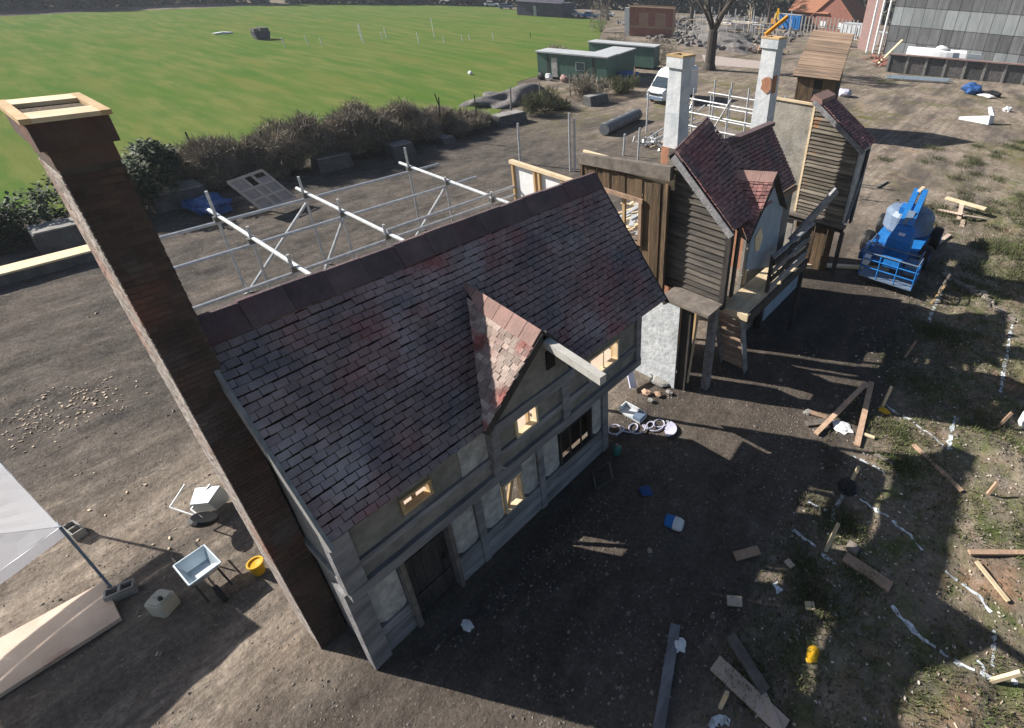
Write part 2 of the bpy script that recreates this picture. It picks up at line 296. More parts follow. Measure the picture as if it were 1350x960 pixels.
    bp = N.new('ShaderNodeBump'); bp.inputs['Strength'].default_value = .8; bp.inputs['Distance'].default_value = .05
    L.new(ma('ADD', nz(5, det=9, rough=.7), ma('MULTIPLY', nz(18, det=4), .4)), bp.inputs['Height']); L.new(bp.outputs[0], b.inputs['Normal'])
    return m
def sheet(name, xs, ys, h, m, **pr):
    v = [(x, y, h(x, y)) for y in ys for x in xs]; n = len(xs)
    f = [(j * n + i, j * n + i + 1, (j + 1) * n + i + 1, (j + 1) * n + i) for j in range(len(ys) - 1) for i in range(n - 1)]
    me = bpy.data.meshes.new(name); me.from_pydata(v, [], f); me.materials.append(m); me.shade_smooth()
    return link(bpy.data.objects.new(name, me), (0, 0, 0), None, **pr)
xs = [-460, -350, -200, -120, -80, -60, -48] + [-40 + .5 * i for i in range(56)] + [-12 + .12 * i for i in range(150)] + [6.5, 8, 12, 20, 40, 90, 200, 460]
ys = [-300, -150, -60, -25, -12] + [-8 + .14 * i for i in range(190)] + [18.8 + .35 * i for i in range(60)] + [40.5, 43, 47, 52, 60, 70, 85, 100, 130, 180, 300, 500]
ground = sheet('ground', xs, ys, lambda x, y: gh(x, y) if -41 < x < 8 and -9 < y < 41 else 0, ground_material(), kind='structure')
M['field'] = mat('mown_grass', (.085, .138, .036), (.145, .168, .052), scale=.5, stretch=(.3, 1.5, 1), bump=.7, bscale=5, contrast=(.4, .6), spots=[(.07, .132, .03), (.135, .152, .045), (.076, .138, .028)], spot_scale=.2, spot_stretch=(.35, 1.8, 1), spot_lo=.5, spot_hi=.7, rough=1, spec=.0)
fp = [(-36.6, -70), (-36.4, -20), (-36.9, -5), (-36.2, 3), (-37, 9), (-36.3, 16), (-37, 23), (-36.8, 29), (-39, 32), (-43, 38), (-47.5, 41), (-49, 46), (-52, 58), (-75.55, 87.82, 0), (-94.75, 112.5, 0), (-113.12, 115.33, 0), (-127.18, 114.64, 0), (-147.88, 118.2, 0), (-164.02, 108.25, 0), (-171.96, 86.83, 0), (-165.04, 64.37, 0), (-157.96, 45.1, 0), (-154.67, 29.65, 0), (-148.88, 16.8, 0), (-145, -20), (-160, -90)]
fm = MB().poly([(p[0], p[1], .03) for p in fp]); fo = fm.build('field', 'field', kind='structure')
# chalk setting-out lines painted on the bank (flat marks of the ground)
def chalk(pts, w):
    mb = MB(); fine = []
    for a, b in zip(pts, pts[1:]):
        n = max(2, int(math.dist(a[:2], b[:2]) / .08))
        fine += [(a[0] + (b[0] - a[0]) * i / n, a[1] + (b[1] - a[1]) * i / n) for i in range(n)]
    fine.append(pts[-1][:2]); ring = []
    for i, p in enumerate(fine):
        q = fine[min(i + 1, len(fine) - 1)]; o = fine[max(i - 1, 0)]; d = Vector((q[0] - o[0], q[1] - o[1])).normalized(); k = w * rnd(.5, 1.8); sh = rnd(-.02, .02)
        for s_ in (-1, 1):
            x, y = p[0] - d.y * (k * s_ + sh), p[1] + d.x * (k * s_ + sh); mb.v.append((x, y, gh(x, y) + .012))
        if i and (rnd(0, 1) > .12): j = len(mb.v); mb.f.append((j - 4, j - 2, j - 1, j - 3))
    mb.build('chalk_line', 'chalk', ground)
chalk([(2.67, 7.65, 0), (2.5, 7.65, 0), (1.99, 7.61, 0), (1.5, 7.66, 0), (1.02, 7.85, 0), (0.78, 8.04, 0)], .035)
chalk([(2.67, 7.65, 0), (2.67, 8.02, 0), (2.66, 8.41, 0), (2.64, 8.75, 0)], .03)
chalk([(2.65, 7.66, 0), (2.36, 7.93, 0)], .02)
chalk([(-0.65, 10.21, 0), (-0.04, 10.05, 0), (0.42, 9.96, 0)], .035)
chalk([(0.42, 9.96, 0), (0.78, 9.89, 0), (1.09, 9.66, 0)], .02)
chalk([(1.6, 9.41, 0), (1.95, 9.37, 0), (2.28, 9.31, 0), (2.62, 9.06, 0)], .025)
chalk([(-1.47, 8.35, 0), (-0.98, 8.27, 0), (-0.37, 8.11, 0)], .03)
chalk([(-0.83, 10.18, 0), (-0.88, 9.48, 0), (-0.82, 9.06, 0)], .03)
chalk([(-1.48, 9.29, 0), (-1, 9.29, 0)], .03)
chalk([(-0.92, 14.06, -0), (-0.1, 13.78, 0), (0.62, 13.46, 0), (1.02, 13.21, 0)], .03)
chalk([(1.02, 13.21, 0), (0.93, 14.06, 0), (0.98, 14.86, 0)], .05)
chalk([(1.79, 21.42, 0), (1.82, 19.77, 0), (1.86, 18.21, 0), (1.89, 16.83, 0)], .04)
chalk([(-0.89, 22.54, 0), (-0.85, 21.08, 0), (-0.82, 19.55, 0)], .05)
chalk([(-1.03, 11.42, 0), (-0.52, 11.4, 0), (-0.17, 11.27, 0)], .03)
chalk([(-1.14, 3.97, 0), (-1.04, 4.18, 0), (-0.88, 4.23, 0)], .05)
chalk([(-1.29, 6.91, 0), (-1.11, 6.81, 0)], .06)
# ------------------------------------------------------------------ main house
HX, HY0, HY1 = -8.0, 1.12, 9.03
house = thing('timber_framed_house', (-7, 4.6, 0), 'large timber framed house with long dark tiled roof and jettied front, nearest to the camera', 'house')
P_ = house
def hb(name, m, *boxes, parent=None, **pr):
    mb = MB()
    for bx in boxes: mb.box(*bx)
    return mb.build(name, m, parent or P_, **pr)
E0, E1 = (-5.78, HY0, 4.28), (-5.78, HY1, 4.28)
A0, A1 = (HX, HY0, 6.85), (HX, HY1, 6.85)
roof = slab([A0, A1, E1, E0], .05).build('roof', 'underlay', P_)
tiles((HX, HY0, 6.85), (HX, HY1 - .05, 6.85), E0, (E1[0], HY1 - .05, E1[2]), .168, .128, .022, 'tile', roof, 236)
n = 14; rl = (HY1 - HY0) / n
for i in range(n):
    y0 = HY0 + i * rl; dz = rnd(-.012, .015); mb = MB(); q = [(HX - .22, 6.66), (HX - .02, 6.93), (HX + .04, 6.93), (HX + .29, 6.62), (HX + .27, 6.58), (HX, 6.86), (HX - .24, 6.58)]
    mb.prism([(x, y0 + .003, z + dz) for x, z in q], (0, rl - .006, rnd(-.01, .01))); mb.build('ridge_tile', 'ridge', roof)
# gable end, verge board
GY = 1.2
MB().prism([(-6.12, GY, 2.5), (-6.12, GY, 4.5), (-8, GY, 6.72), (-9.2, GY, 5.3), (-9.2, GY, 0), (-6.5, GY, 0), (-6.5, GY, 2.5)], (0, .08, 0)).build('gable_wall', 'verge', P_)
MB().bar((-5.76, 1.10, 4.16), (-8, 1.10, 6.76), .05, .24, (1, 0, .85)).build('bargeboard', 'verge', P_)
MB().bar((-5.76, 9.02, 4.16), (-8, 9.02, 6.76), .05, .18, (1, 0, .85)).build('bargeboard', 'timber_dark', P_)
hb('gable_beam', 'verge', (-8, -6.3, 1.15, 1.199, 2.5, 2.72))
# lower wall: posts
LX = -6.46
def post(y0, y1, z0=0, z1=2.5, x=LX, d=.16, m='timber'): return MB().box(x - d, x + .035, y0, y1, z0, z1).build('post', m, P_)
MB().hexa([(LX - .2, 1.1, 0), (LX + .08, 1.1, 0), (LX + .06, 1.42, 0), (LX - .2, 1.42, 0), (LX - .2, 1.1, 2.5), (LX + .2, 1.1, 2.5), (LX + .2, 1.4, 2.5), (LX - .2, 1.4, 2.5)]).build('corner_post', 'timber', P_)
for y0, y1 in ((1.97, 2.08), (2.95, 3.05), (3.58, 3.74), (5.24, 5.4), (7.42, 7.62)): post(y0, y1)
for y0, y1 in ((1.42, 1.97), (3.05, 3.58), (3.74, 5.24), (5.4, 7.42)):
    for k in range(3): MB().box(LX - .08, LX + rnd(.0, .03), y0 + .004, y1 - .004, .02 + k * .27, .26 + k * .27).build('plinth_board', 'timber', P_)
def panel(y0, y1, z0=.82, z1=2.5, m='plaster'):
    c = .13; y0 += .012; y1 -= .012; pts = [(LX - .03, y0, z0 + c), (LX - .03, y0 + c, z0), (LX - .03, y1 - c * .6, z0), (LX - .03, y1, z0 + c * .6), (LX - .03, y1, z1), (LX - .03, y0, z1)]
    MB().prism(pts, (-.06, 0, 0)).build('plaster_panel', m, P_)
    MB().box(LX - .12, LX - .1, y0 - .01, y1 + .01, z0 - .05, z1).build('panel_backing', 'timber', P_)
panel(1.42, 1.97); panel(3.05, 3.58); panel(3.74, 4.26); panel(4.80, 5.24); panel(5.4, 5.92); panel(7.06, 7.42)
for y0, y1, z0, z1 in ((4.26, 4.8, 1.74, 2.5), (5.92, 7.06, 1.9, 2.5)): hb('lintel_board', 'timber', (LX - .1, LX + .01, y0, y1, z0, z1))
hb('window_board', 'timber', (LX - .09, LX, 4.27, 4.79, .815, .84))
# door of planks
door = hb('door', 'timber_dark', (LX - .2, LX - .17, 2.08, 2.95, 0, 2.5))
for k in range(5): MB().box(LX - .17, LX - .135 + rnd(-.008, .008), 2.085 + k * .174, 2.085 + k * .174 + .165, .03, 2.12).build('plank', 'timber_dark', door)
for z in (.5, 1.6): MB().box(LX - .135, LX - .1, 2.12, 2.92, z, z + .14).build('ledge', 'timber_dark', door)
MB().box(LX - .135, LX - .09, 2.82, 2.86, 1.0, 1.14).build('handle', 'black', door)
hb('door_jamb', 'grey_plank', (LX + .036, LX + .07, 1.99, 2.08, 0, 2.5)); hb('door_jamb', 'grey_plank', (LX + .036, LX + .07, 2.95, 3.03, 0, 2.5))
# windows, open frames without glass
def window(x, y0, y1, z0, z1, m='pine_pale', diag=False, bars=0, d=.12):
    f = MB(); w = .05
    f.box(x - d, x + .02, y0, y1, z0, z0 + w).box(x - d, x + .015, y0, y1, z1 - w, z1).box(x - d, x + .01, y0, y0 + w, z0 + w + .001, z1 - w - .001).box(x - d, x + .01, y1 - w, y1, z0 + w + .001, z1 - w - .001)
    o = f.build('window_frame', m, P_)
    if diag: MB().bar((x - .1, y0 + .12, z0 + .05), (x - .1, y0 + .34, z1 - .05), .09, .05, (1, 0, 0)).build('brace', 'pine', o)
    for k in range(bars): yy = y0 + (y1 - y0) * (k + 1) / (bars + 1); MB().box(x - .06, x - .02, yy - .015, yy + .015, z0 + w, z1 - w).build('mullion', m, o)
window(LX, 4.28, 4.78, .84, 1.74, diag=True)
window(LX, 5.94, 7.04, .82, 1.9, m='timber_dark', bars=2)
hb('added_dark_sheet', 'dark', (LX - .5, LX - .46, 5.6, 7.5, .5, 2.5))  # added sheet behind the wide window, its dark colour standing in for interior shade
# jetty and upper wall
UX = -6.12
hb('jetty_beam', 'timber', (UX - .25, UX + .07, 1.14, 8.46, 2.5, 2.72))
for y in (1.3, 2.03, 3.0, 3.66, 5.32, 7.5): MB().prism([(LX + .04, y - .06, 2.49), (LX + .04, y - .06, 2.2), (UX - .05, y - .06, 2.49)], (0, .12, 0)).build('corbel', 'timber_dark', P_)
hb('rail', 'timber', (UX - .12, UX + .03, 1.42, 3.9, 3.06, 3.2), (UX - .12, UX + .03, 4.1, 8.3, 3.03, 3.17))
hb('eave_plate', 'timber', (UX - .12, UX + .04, 1.3, 3.88, 3.98, 4.35), (UX - .12, UX + .04, 6.2, 8.4, 3.98, 4.35))
MB().box(UX - .16, UX + .06, 1.12, 1.42, 2.72, 4.5).build('post', 'timber', P_)
MB().hexa([(UX - .1, 3.88, 2.72), (UX + .06, 3.9, 2.72), (UX + .06, 4.06, 2.72), (UX - .1, 4.06, 2.72), (UX - .1, 3.88, 4.25), (UX + .22, 3.88, 4.25), (UX + .22, 4.07, 4.25), (UX - .1, 4.07, 4.25)]).build('post', 'timber', P_)
for y0, y1 in ((5.75, 5.95), (8.28, 8.46)): hb('post', 'timber', (UX - .12, UX + .05, y0, y1, 2.72, 4.0))
for i, (y0, y1, z0, z1) in enumerate(((1.42, 3.88, 2.72, 3.06), (1.42, 2.2, 3.2, 3.98), (2.74, 3.3, 3.2, 3.98), (3.3, 3.88, 3.2, 3.98), (2.2, 2.74, 3.2, 3.42), (2.2, 2.74, 3.76, 3.98), (4.1, 5.75, 2.72, 3.03), (4.1, 4.52, 3.17, 4.9), (5.08, 5.75, 3.17, 4.9), (4.52, 5.08, 3.72, 4.9), (5.95, 8.28, 2.72, 3.03), (5.95, 6.6, 3.17, 3.98), (7.62, 8.28, 3.17, 3.98), (6.6, 7.62, 3.78, 3.98))):
    hb('infill_panel', 'plaster' if i == 3 else 'infill', (UX - .1, UX - .02 - .005 * (i % 3), y0 + .004, y1 - .004, z0 + .004, z1 - .004))
window(UX + .02, 2.2, 2.74, 3.42, 3.76, m='pine'); window(UX + .02, 4.52, 5.08, 3.18, 3.72); window(UX + .02, 6.6, 7.62, 3.18, 3.78, m='pine_pale', bars=1)
hb('end_wall', 'infill', (-8.2, UX - .13, 8.38, 8.44, 2.7, 4.5)); hb('end_wall', 'infill', (-8.2, LX - .17, 7.55, 7.6, 0, 2.5))
# raw timber inside
for y in (1.6, 2.5, 3.3, 4.15, 5.0, 5.9, 6.8, 7.7): MB().box(UX - .28, UX - .19, y, y + .045, 2.72, 4.3).build('stud', 'pine', P_)
hb('floor_deck', 'ply', (-7.2, UX - .26, 1.3, 8.36, 2.56, 2.6))
for y in (1.5, 4.0, 6.5, 8.3): MB().box(HX - .05, HX + .05, y, y + .09, 2.6, 6.62).build('ridge_prop', 'pine', P_); MB().box(HX - .05, HX + .05, y, y + .09, 0, 2.56).build('ridge_prop', 'pine', P_)
for y in (2.8, 5.2, 7.2): MB().bar((-7.9, y, 2.65), (-6.4, y, 3.9), .09, .045, (0, 1, 0)).build('brace', 'pine_pale', P_)
# projecting gable over the front
dA, dB, dC, dD = (-5.35, 4.73, 5.93), (-7.3, 4.75, 6.1), (-5.35, 3.40, 4.77), (-5.35, 5.55, 4.8)
dr = slab([dB, dA, dC], .06).build('gable_roof', 'underlay', P_)
slab([dB, dD, dA], .05).build('gable_roof', 'timber_dark', P_)
dBs = Vector(dB).lerp(Vector(dC), .02)
tiles(Vector(dB).lerp(Vector(dC), .12), Vector(dA).lerp(Vector(dC), .12), dC, Vector(dC) + Vector((.02, 0, 0)), .15, .118, .024, 'tile_pink', dr, 70, lift=.02)
va, vb, vc = Vector(dA), Vector(dB), Vector(dC); e = (vc - va).normalized() * .3; nn = Vector((0, -.66, .75))
for i in range(6):
    p, q = vb.lerp(va, i / 6), vb.lerp(va, (i + 1) / 6 - .006); w0 = min(.3, .05 + .3 * i / 2.5); w1 = min(.3, .05 + .3 * (i + 1) / 2.5)
    MB().prism([p + nn * .05, q + nn * .05, q + nn * .05 + e.normalized() * w1, p + nn * .05 + e.normalized() * w0], nn * -.03).build('ridge_tile', 'ridge_pink', dr)
MB().poly([Vector(dB) + Vector((0, .05, -.1)), Vector(dC) + Vector((-.05, .06, -.06)), (-5.95, 3.8, 4.35), (-6.6, 4.3, 5.0), (-7.3, 4.74, 5.9)]).build('cheek', 'tile', P_)
MB().prism([Vector(dA) + Vector((-.25, 0, -.06)), Vector(dC) + Vector((-.25, .08, -.06)), (-5.6, 3.86, 4.3), (-5.6, 5.5, 4.3), Vector(dD) + Vector((-.25, -.06, -.06))], (-.06, 0, 0)).build('gable_front', 'infill', P_)
MB().bar(Vector(dA) + Vector((.0, 0, -.06)), Vector(dC) + Vector((.0, 0, -.06)), .05, .14).build('bargeboard', 'timber_dark', P_)
MB().bar(Vector(dA) + Vector((.0, 0, -.06)), Vector(dD) + Vector((.0, 0, -.06)), .05, .14).build('bargeboard', 'timber_dark', P_)
hb('tie_beam', 'timber', (-5.68, -5.55, 3.7, 5.6, 4.28, 4.5))
hb('louvre', 'dark', (-5.6, -5.57, 4.95, 5.15, 4.85, 5.25))
MB().prism([(-6.1, 5.55, 4.3), (-5.6, 5.55, 4.3), (-5.6, 5.55, 4.8), (-6.3, 5.55, 4.85)], (0, .05, 0)).build('cheek', 'infill', P_)
MB().bar((-5.6, 4.80, 5.68), (-4.0, 4.63, 5.7), .13, .15).build('hoist_beam', 'pale_beam', P_)
# ------------------------------------------------------------------ brick chimney
ch = thing('brick_chimney', (-7.97, .92, 0), 'tall dark brick chimney stack with open timber top against the house gable', 'chimney')
core = MB().box(-8.43, -7.51, .70, 1.16, 0, 9.12).build('stack', 'mortar', ch)
bl, bh = .225, .0755
spots = []
for k in range(int(9.1 / bh)):
    z = k * bh; off = (k % 2) * bl / 2
    for ax in (0, 1, 2):
        a, b_ = ((.69, 1.17), (-8.44, -7.50), (-8.44, -7.50))[ax]; x = a - off
        while x < b_ - .02:
            c0, c1 = max(x, a), min(x + bl - .012, b_)
            if c1 - c0 > .04:
                pr = rnd(-.002, .002)
                if ax == 0: spots.append(((-7.51, c0, z), (-7.51 + pr + .008, c1, z + bh - .012)))
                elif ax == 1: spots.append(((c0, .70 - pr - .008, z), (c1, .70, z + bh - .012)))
                elif z > 7: spots.append(((c0, 1.16, z), (c1, 1.16 + pr + .006, z + bh - .012)))
            x += bl
spots.sort(key=lambda q: (Vector(q[0]) - CAMP).length)
rest = MB(); rest2 = MB()
for j, (p, q) in enumerate(spots):
    if j < 295: MB().box(p[0], q[0], p[1], q[1], p[2], q[2]).build('brick', 'brick_pale' if abs(q[1] - .70) < 1e-6 else 'brick', ch)
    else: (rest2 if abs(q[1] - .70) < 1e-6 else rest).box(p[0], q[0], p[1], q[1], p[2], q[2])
rest.build('brick', 'brick', ch, kind='stuff'); rest2.build('side_brick', 'brick_pale', ch, kind='stuff')
MB().box(-8.44, -7.5, .69, 1.17, 9.12, 9.32).build('neck', 'brick', ch); MB().box(-8.49, -7.44, .64, 1.22, 9.32, 9.58).build('cap', 'brick', ch)
MB().box(-8.52, -7.41, .61, .69, 9.58, 9.63).box(-8.52, -7.41, 1.17, 1.25, 9.58, 9.628).build('cap_frame', 'pine', ch)
MB().box(-8.51, -8.22, .69, 1.17, 9.58, 9.626).build('cap_board', 'pine_pale', ch); MB().box(-7.74, -7.42, .69, 1.17, 9.58, 9.624).build('cap_board', 'pine_pale', ch)
MB().box(-8.22, -7.74, .69, 1.17, 9.57, 9.585).build('flue_opening', 'timber_brown', ch)
# ------------------------------------------------------------------ board wall behind
BK = 11.3 / 10.8
def bx_(x0, x1, y0, y1, z0, z1): zf = lambda z: 0 if z == 0 else 11 - (11 - z) * BK; return MB().box(x0 * BK, x1 * BK, y0 + .5, y1 + .5, zf(z0), zf(z1))
bw = thing('board_wall', (-8.5, 11.3, 0), 'tall brown vertical board wall with an open window hole, beside the tiled roof end', 'wall')
y0 = 10.78; x = -10.0; k = 0
while x < -7.02:
    w = rnd(.24, .32); x1 = min(x + w, -7.0); yy = y0 - (k % 2) * .03 - rnd(0, .01)
    if x1 > -9.1 and x < -7.9:
        for z0, z1 in ((0, 4.45), (5.72, 6.32)): bx_(x + .006, x1 - .006, yy, yy + .04, z0, z1).build('board', 'timber_brown', bw)
    else: bx_(x + .006, x1 - .006, yy, yy + .04, 0, 6.32).build('board', 'timber_brown', bw)
    x = x1; k += 1
MB().hexa([(x * BK, y + .5, 11 - (11 - z) * BK) for x, y, z in ((-10.05, 10.66, 6.28), (-6.95, 10.66, 6.5), (-6.95, 10.86, 6.5), (-10.05, 10.86, 6.28), (-10.05, 10.66, 6.56), (-6.95, 10.66, 6.86), (-6.95, 10.86, 6.86), (-10.05, 10.86, 6.56))]).build('top_beam', 'grey_plank', bw)
bx_(-10.05, -6.95, 10.87, 10.95, 6.2, 6.62).build('top_rail', 'pine_pale', bw)
[bx_(*q).build('window_frame', 'old_plank', bw) for q in ((-9.2, -7.8, 10.68, 10.74, 5.66, 5.78), (-7.92, -7.82, 10.68, 10.74, 4.4, 5.655), (-9.2, -7.93, 10.68, 10.74, 4.38, 4.46))]
[bx_(*q).build('edge_post', 'timber_brown', bw) for q in ((-10.05, -9.98, 10.74, 10.84, 0, 6.27), (-7.1, -6.99, 10.66, 10.74, 0, 6.4))]
for x in (-9.95, -8.6, -7.3): bx_(x, x + .09, 10.84, 10.93, 0, 6.2).build('stud', 'pine', bw)
# ------------------------------------------------------------------ weatherboarded house with balcony
h2 = thing('weatherboarded_house', (-6.4, 12.5, 0), 'narrow house with dark weatherboard gable, tiled roof and small sunlit tiled dormer over a balcony', 'house'); P_ = h2
z = 2.95
while z < 7.0:
    zt = min(z + .175, 7.05); xr = -5.56 if z < 5.35 else -5.56 - (z - 5.35) * 1.03; xr2 = -5.56 if zt < 5.35 else -5.56 - (zt - 5.35) * 1.03
    if xr > -7.3:
        dy = rnd(0, .012); dz = rnd(-.012, .012); xl = -7.55
        MB().hexa([(xl, 11.42 - dy, z + dz), (xr, 11.42 - dy, z + rnd(-.012, .012)), (xr, 11.5, z), (xl, 11.5, z), (xl, 11.475, zt + .012), (max(xr2, xl + .02), 11.475, zt + .012), (max(xr2, xl + .02), 11.5, zt), (xl, 11.5, zt)]).build('siding_board', 'siding', h2)
    z += .175
MB().prism([(-7.56, 11.5, 2.9), (-5.56, 11.5, 2.9), (-5.56, 11.5, 5.3), (-7.2, 11.5, 6.95), (-7.56, 11.5, 6.6)], (0, .06, 0)).build('gable_wall', 'dark', h2)
MB().box(-5.56, -5.40, 11.38, 11.55, 2.9, 5.35).build('corner_post', 'timber_dark', h2)
rA, rB, rC, rD = (-7.28, 11.3, 7.02), (-7.38, 13.0, 7.55), (-5.3, 13.4, 5.5), (-5.38, 11.3, 5.34)
r2 = slab([rA, rB, rC, rD], .06).build('roof', 'underlay', h2)
tiles(rA, rB, rD, rC, .15, .12, .022, 'tile_warm', r2, 0, lift=.09)
for i in range(3):
    p, q = Vector(rA).lerp(Vector(rB), i / 3), Vector(rA).lerp(Vector(rB), (i + .985) / 3)
    MB().prism([p + Vector(o) for o in ((-.24, 0, -.2), (0, 0, .09), (.04, 0, .09), (.3, 0, -.16), (.27, 0, -.2), (0, 0, .02))], q - p).build('ridge_tile', 'ridge', r2)
MB().bar(Vector(rA) + Vector((0, -.02, -.1)), Vector(rD) + Vector((.02, -.02, -.1)), .05, .2).build('bargeboard', 'timber', h2)
g2A, g2B, g2C, g2D = (-5.15, 13.2, 6.5), (-6.58, 12.64, 6.40), (-5.15, 11.87, 4.96), (-5.15, 14.4, 5.1)
d2 = slab([g2B, g2A, g2C], .05).build('dormer_roof', 'underlay', h2)
slab([Vector(g2B) + Vector((.3, .1, -.1)), g2D, Vector(g2A) + Vector((0, .01, -.01))], .04).build('dormer_roof', 'timber_dark', h2)
tiles(Vector(g2B).lerp(Vector(g2C), .14), Vector(g2A).lerp(Vector(g2C), .14), g2C, Vector(g2C) + Vector((.02, 0, 0)), .13, .105, .024, 'tile_red', d2, 0, lift=.02)
va, vb, vc = Vector(g2A), Vector(g2B), Vector(g2C); e = (vc - va).normalized(); nn = Vector((0, -.66, .75))
for i in range(4):
    p, q = vb.lerp(va, i / 4), vb.lerp(va, (i + .985) / 4); w0 = min(.32, .06 + .3 * i / 2); w1 = min(.32, .06 + .3 * (i + 1) / 2)
    MB().prism([p + nn * .05, q + nn * .05, q + nn * .05 + e * w1, p + nn * .05 + e * w0], nn * -.03).build('ridge_tile', 'ridge_pink', d2)
MB().poly([vb + Vector((0, .05, -.1)), vc + Vector((-.05, .08, -.06)), (-5.5, 12.1, 4.9), (-6.2, 12.3, 5.6)]).build('cheek', 'tile', h2)
gx = -5.3
MB().prism([(-5.3, 13.41, 6.2), (-5.3, 14.42, 5.37), (-5.3, 14.55, 3), (-5.3, 12.4, 3.81), (-5.3, 12.42, 4.71)], (-.06, 0, 0)).build('gable_front', 'plaster_blue', h2)
mbo = MB(); o_ = [Vector(q) for q in ((-5.27, 12.9, 4.97), (-5.27, 13.17, 4.59), (-5.27, 13.05, 4.19), (-5.27, 12.79, 4.25), (-5.27, 12.64, 4.73))]
mbo.prism(o_, (-.02, 0, 0)).build('gable_opening', 'pine_pale', h2)
MB().bar(vc + Vector((0, 0, -.05)), va + Vector((0, 0, -.05)), .05, .12).build('bargeboard', 'timber_dark', h2)
MB().box(-5.62, -5.55, 11.56, 11.7, 2.9, 5.3).box(-5.62, -5.55, 12.15, 12.3, 2.9, 5.2).build('stud', 'timber_dark', h2)
MB().box(-5.75, -5.7, 11.7, 12.15, 2.95, 5.2).build('inner_board', 'pine', h2)
MB().box(-5.62, -5.56, 12.95, 13.1, 2.95, 4.2).build('stud', 'pine_pale', h2)
MB().box(-5.62, -5.52, 11.56, 12.6, 5.2, 5.36).build('lintel', 'timber_dark', h2)
MB().box(-7.0, -5.42, 10.6, 11.41, 3.025, 3.1).build('ledge', 'grey_plank', h2)
MB().box(-8.05, -6.33, 10.62, 10.66, 0, 3.02).build('plaster_panel', 'plaster_white', h2)
MB().box(-6.33, -6.02, 10.74, 10.92, 0, 3.02).build('post', 'timber_dark', h2)
MB().box(-5.72, -5.5, 11.2, 11.4, 0, 3.02).build('post', 'timber', h2)
MB().bar((-6.0, 10.85, .3), (-5.9, 10.95, 2.9), .05, .05).build('brace', 'pine_pale', h2)
MB().box(-6.05, -5.98, 13.7, 15.4, 0, 2.8).build('lower_wall', 'infill', h2)
MB().box(-5.86, -5.8, 15.4, 19.0, 0, 2.75).build('lower_wall', 'plaster_blue', h2)
MB().box(-5.85, -5.68, 15.2, 15.4, 0, 2.75).build('post', 'timber_dark', h2)
for y in (12.2, 13.2): MB().box(-7.3, -7.2, y, y + .1, 0, 6.8).build('stud', 'pine', h2)
# balcony
bal = thing('balcony', (-5.2, 13.7, 0), 'projecting timber balcony with sunlit deck boards and grey boarded rail', 'balcony')
for k in range(8):
    x = -5.55 + k * .1; MB().box(x + .004, x + .096, 11.62 + rnd(-.01, .01), 16.0, 2.88, 2.91 + rnd(0, .006)).build('deck_board', 'pine_pale', bal)
MB().box(-5.6, -4.7, 11.56, 11.62, 2.72, 2.92).build('front_beam', 'pine_pale', bal)
MB().box(-4.75, -4.68, 11.63, 16.0, 2.6, 2.92).build('edge_beam', 'timber_dark', bal)
for k in range(4): MB().box(-4.8, -4.765 + rnd(0, .006), 13.1, 16.0, 3.02 + k * .27, 3.2 + k * .27).build('rail_board', 'timber_dark' if k % 2 else 'timber', bal)
MB().box(-4.83, -4.73, 13.0, 16.1, 4.14, 4.2).build('handrail', 'timber', bal)
for y in (13.05, 14.5, 15.95): MB().box(-4.9, -4.81, y, y + .09, 2.92, 4.14).build('rail_post', 'timber_dark', bal)
for y in (15.9,): MB().box(-4.86, -4.74, y, y + .12, 0, 2.6).build('post', 'timber_dark', bal)
MB().bar((-5.45, 16.1, 3.3), (-4.7, 17.6, 4.9), .1, .25).build('knee_board', 'timber', bal)
st = thing('staircase', (-5.5, 12.7, 0), 'steep dark timber stair below the sunlit balcony deck', 'staircase')
for k in range(8):
    t = k / 7; MB().box(-5.8, -5.0, 11.72 + .85 * t, 11.94 + .85 * t, 2.55 - 2.3 * t, 2.6 - 2.3 * t).build('tread', 'old_plank', st)
for x in (-5.83, -4.97): MB().bar((x, 11.8, 2.72), (x, 12.75, .03), .05, .24, (0, 1, .3)).build('stringer', 'timber', st)
# ------------------------------------------------------------------ third and fourth houses
h3 = thing('tiled_house', (-7.0, 16.2, 0), 'small house whose plain purple tiled roof leans on the plastered wall of the tower house', 'house')
q = [(-7.6, 14.0, 6.5), (-7.6, 17.95, 6.55), (-6.28, 17.95, 4.66), (-6.28, 14.0, 4.62)]
r3 = slab(q, .06).build('roof', 'underlay', h3); tiles(q[0], q[1], q[3], q[2], .16, .125, .02, 'tile_warm', r3, 0, lift=.025)
MB().box(-7.75, -7.5, 14.2, 17.0, 6.5, 6.56).build('ridge_board', 'pine_pale', h3)
for i in range(4): MB().box(-7.66, -7.42, 14.0 + i, 14.98 + i, 6.5, 6.62).build('ridge_tile', 'ridge', r3)
MB().box(-6.4, -6.3, 14.4, 17.9, 0, 4.5).build('front_wall', 'infill', h3)
MB().box(-6.34, -6.2, 15.2, 17.97, 4.42, 4.6).build('fascia', 'old_plank', h3)
MB().box(-7.6, -6.35, 17.8, 17.9, 0, 4.4).build('end_wall', 'plaster_dirty', h3)
h4 = thing('tower_house', (-6.8, 21.6, 0), 'tall weatherboarded tower house with plastered side and steep red tiled roof strip', 'house'); P_ = h4
MB().box(-9.05, -7.14, 21.0, 21.08, 0, 6.78).build('plaster_wall', 'plaster_dirty', h4)
MB().box(-9.05, -7.1, 20.94, 21.1, 6.78, 6.86).build('coping', 'pine_pale', h4)
MB().box(-7.18, -7.10, 20.93, 20.985, 2.4, 6.95).build('corner_trim', 'pine_pale', h4)
z = 2.42
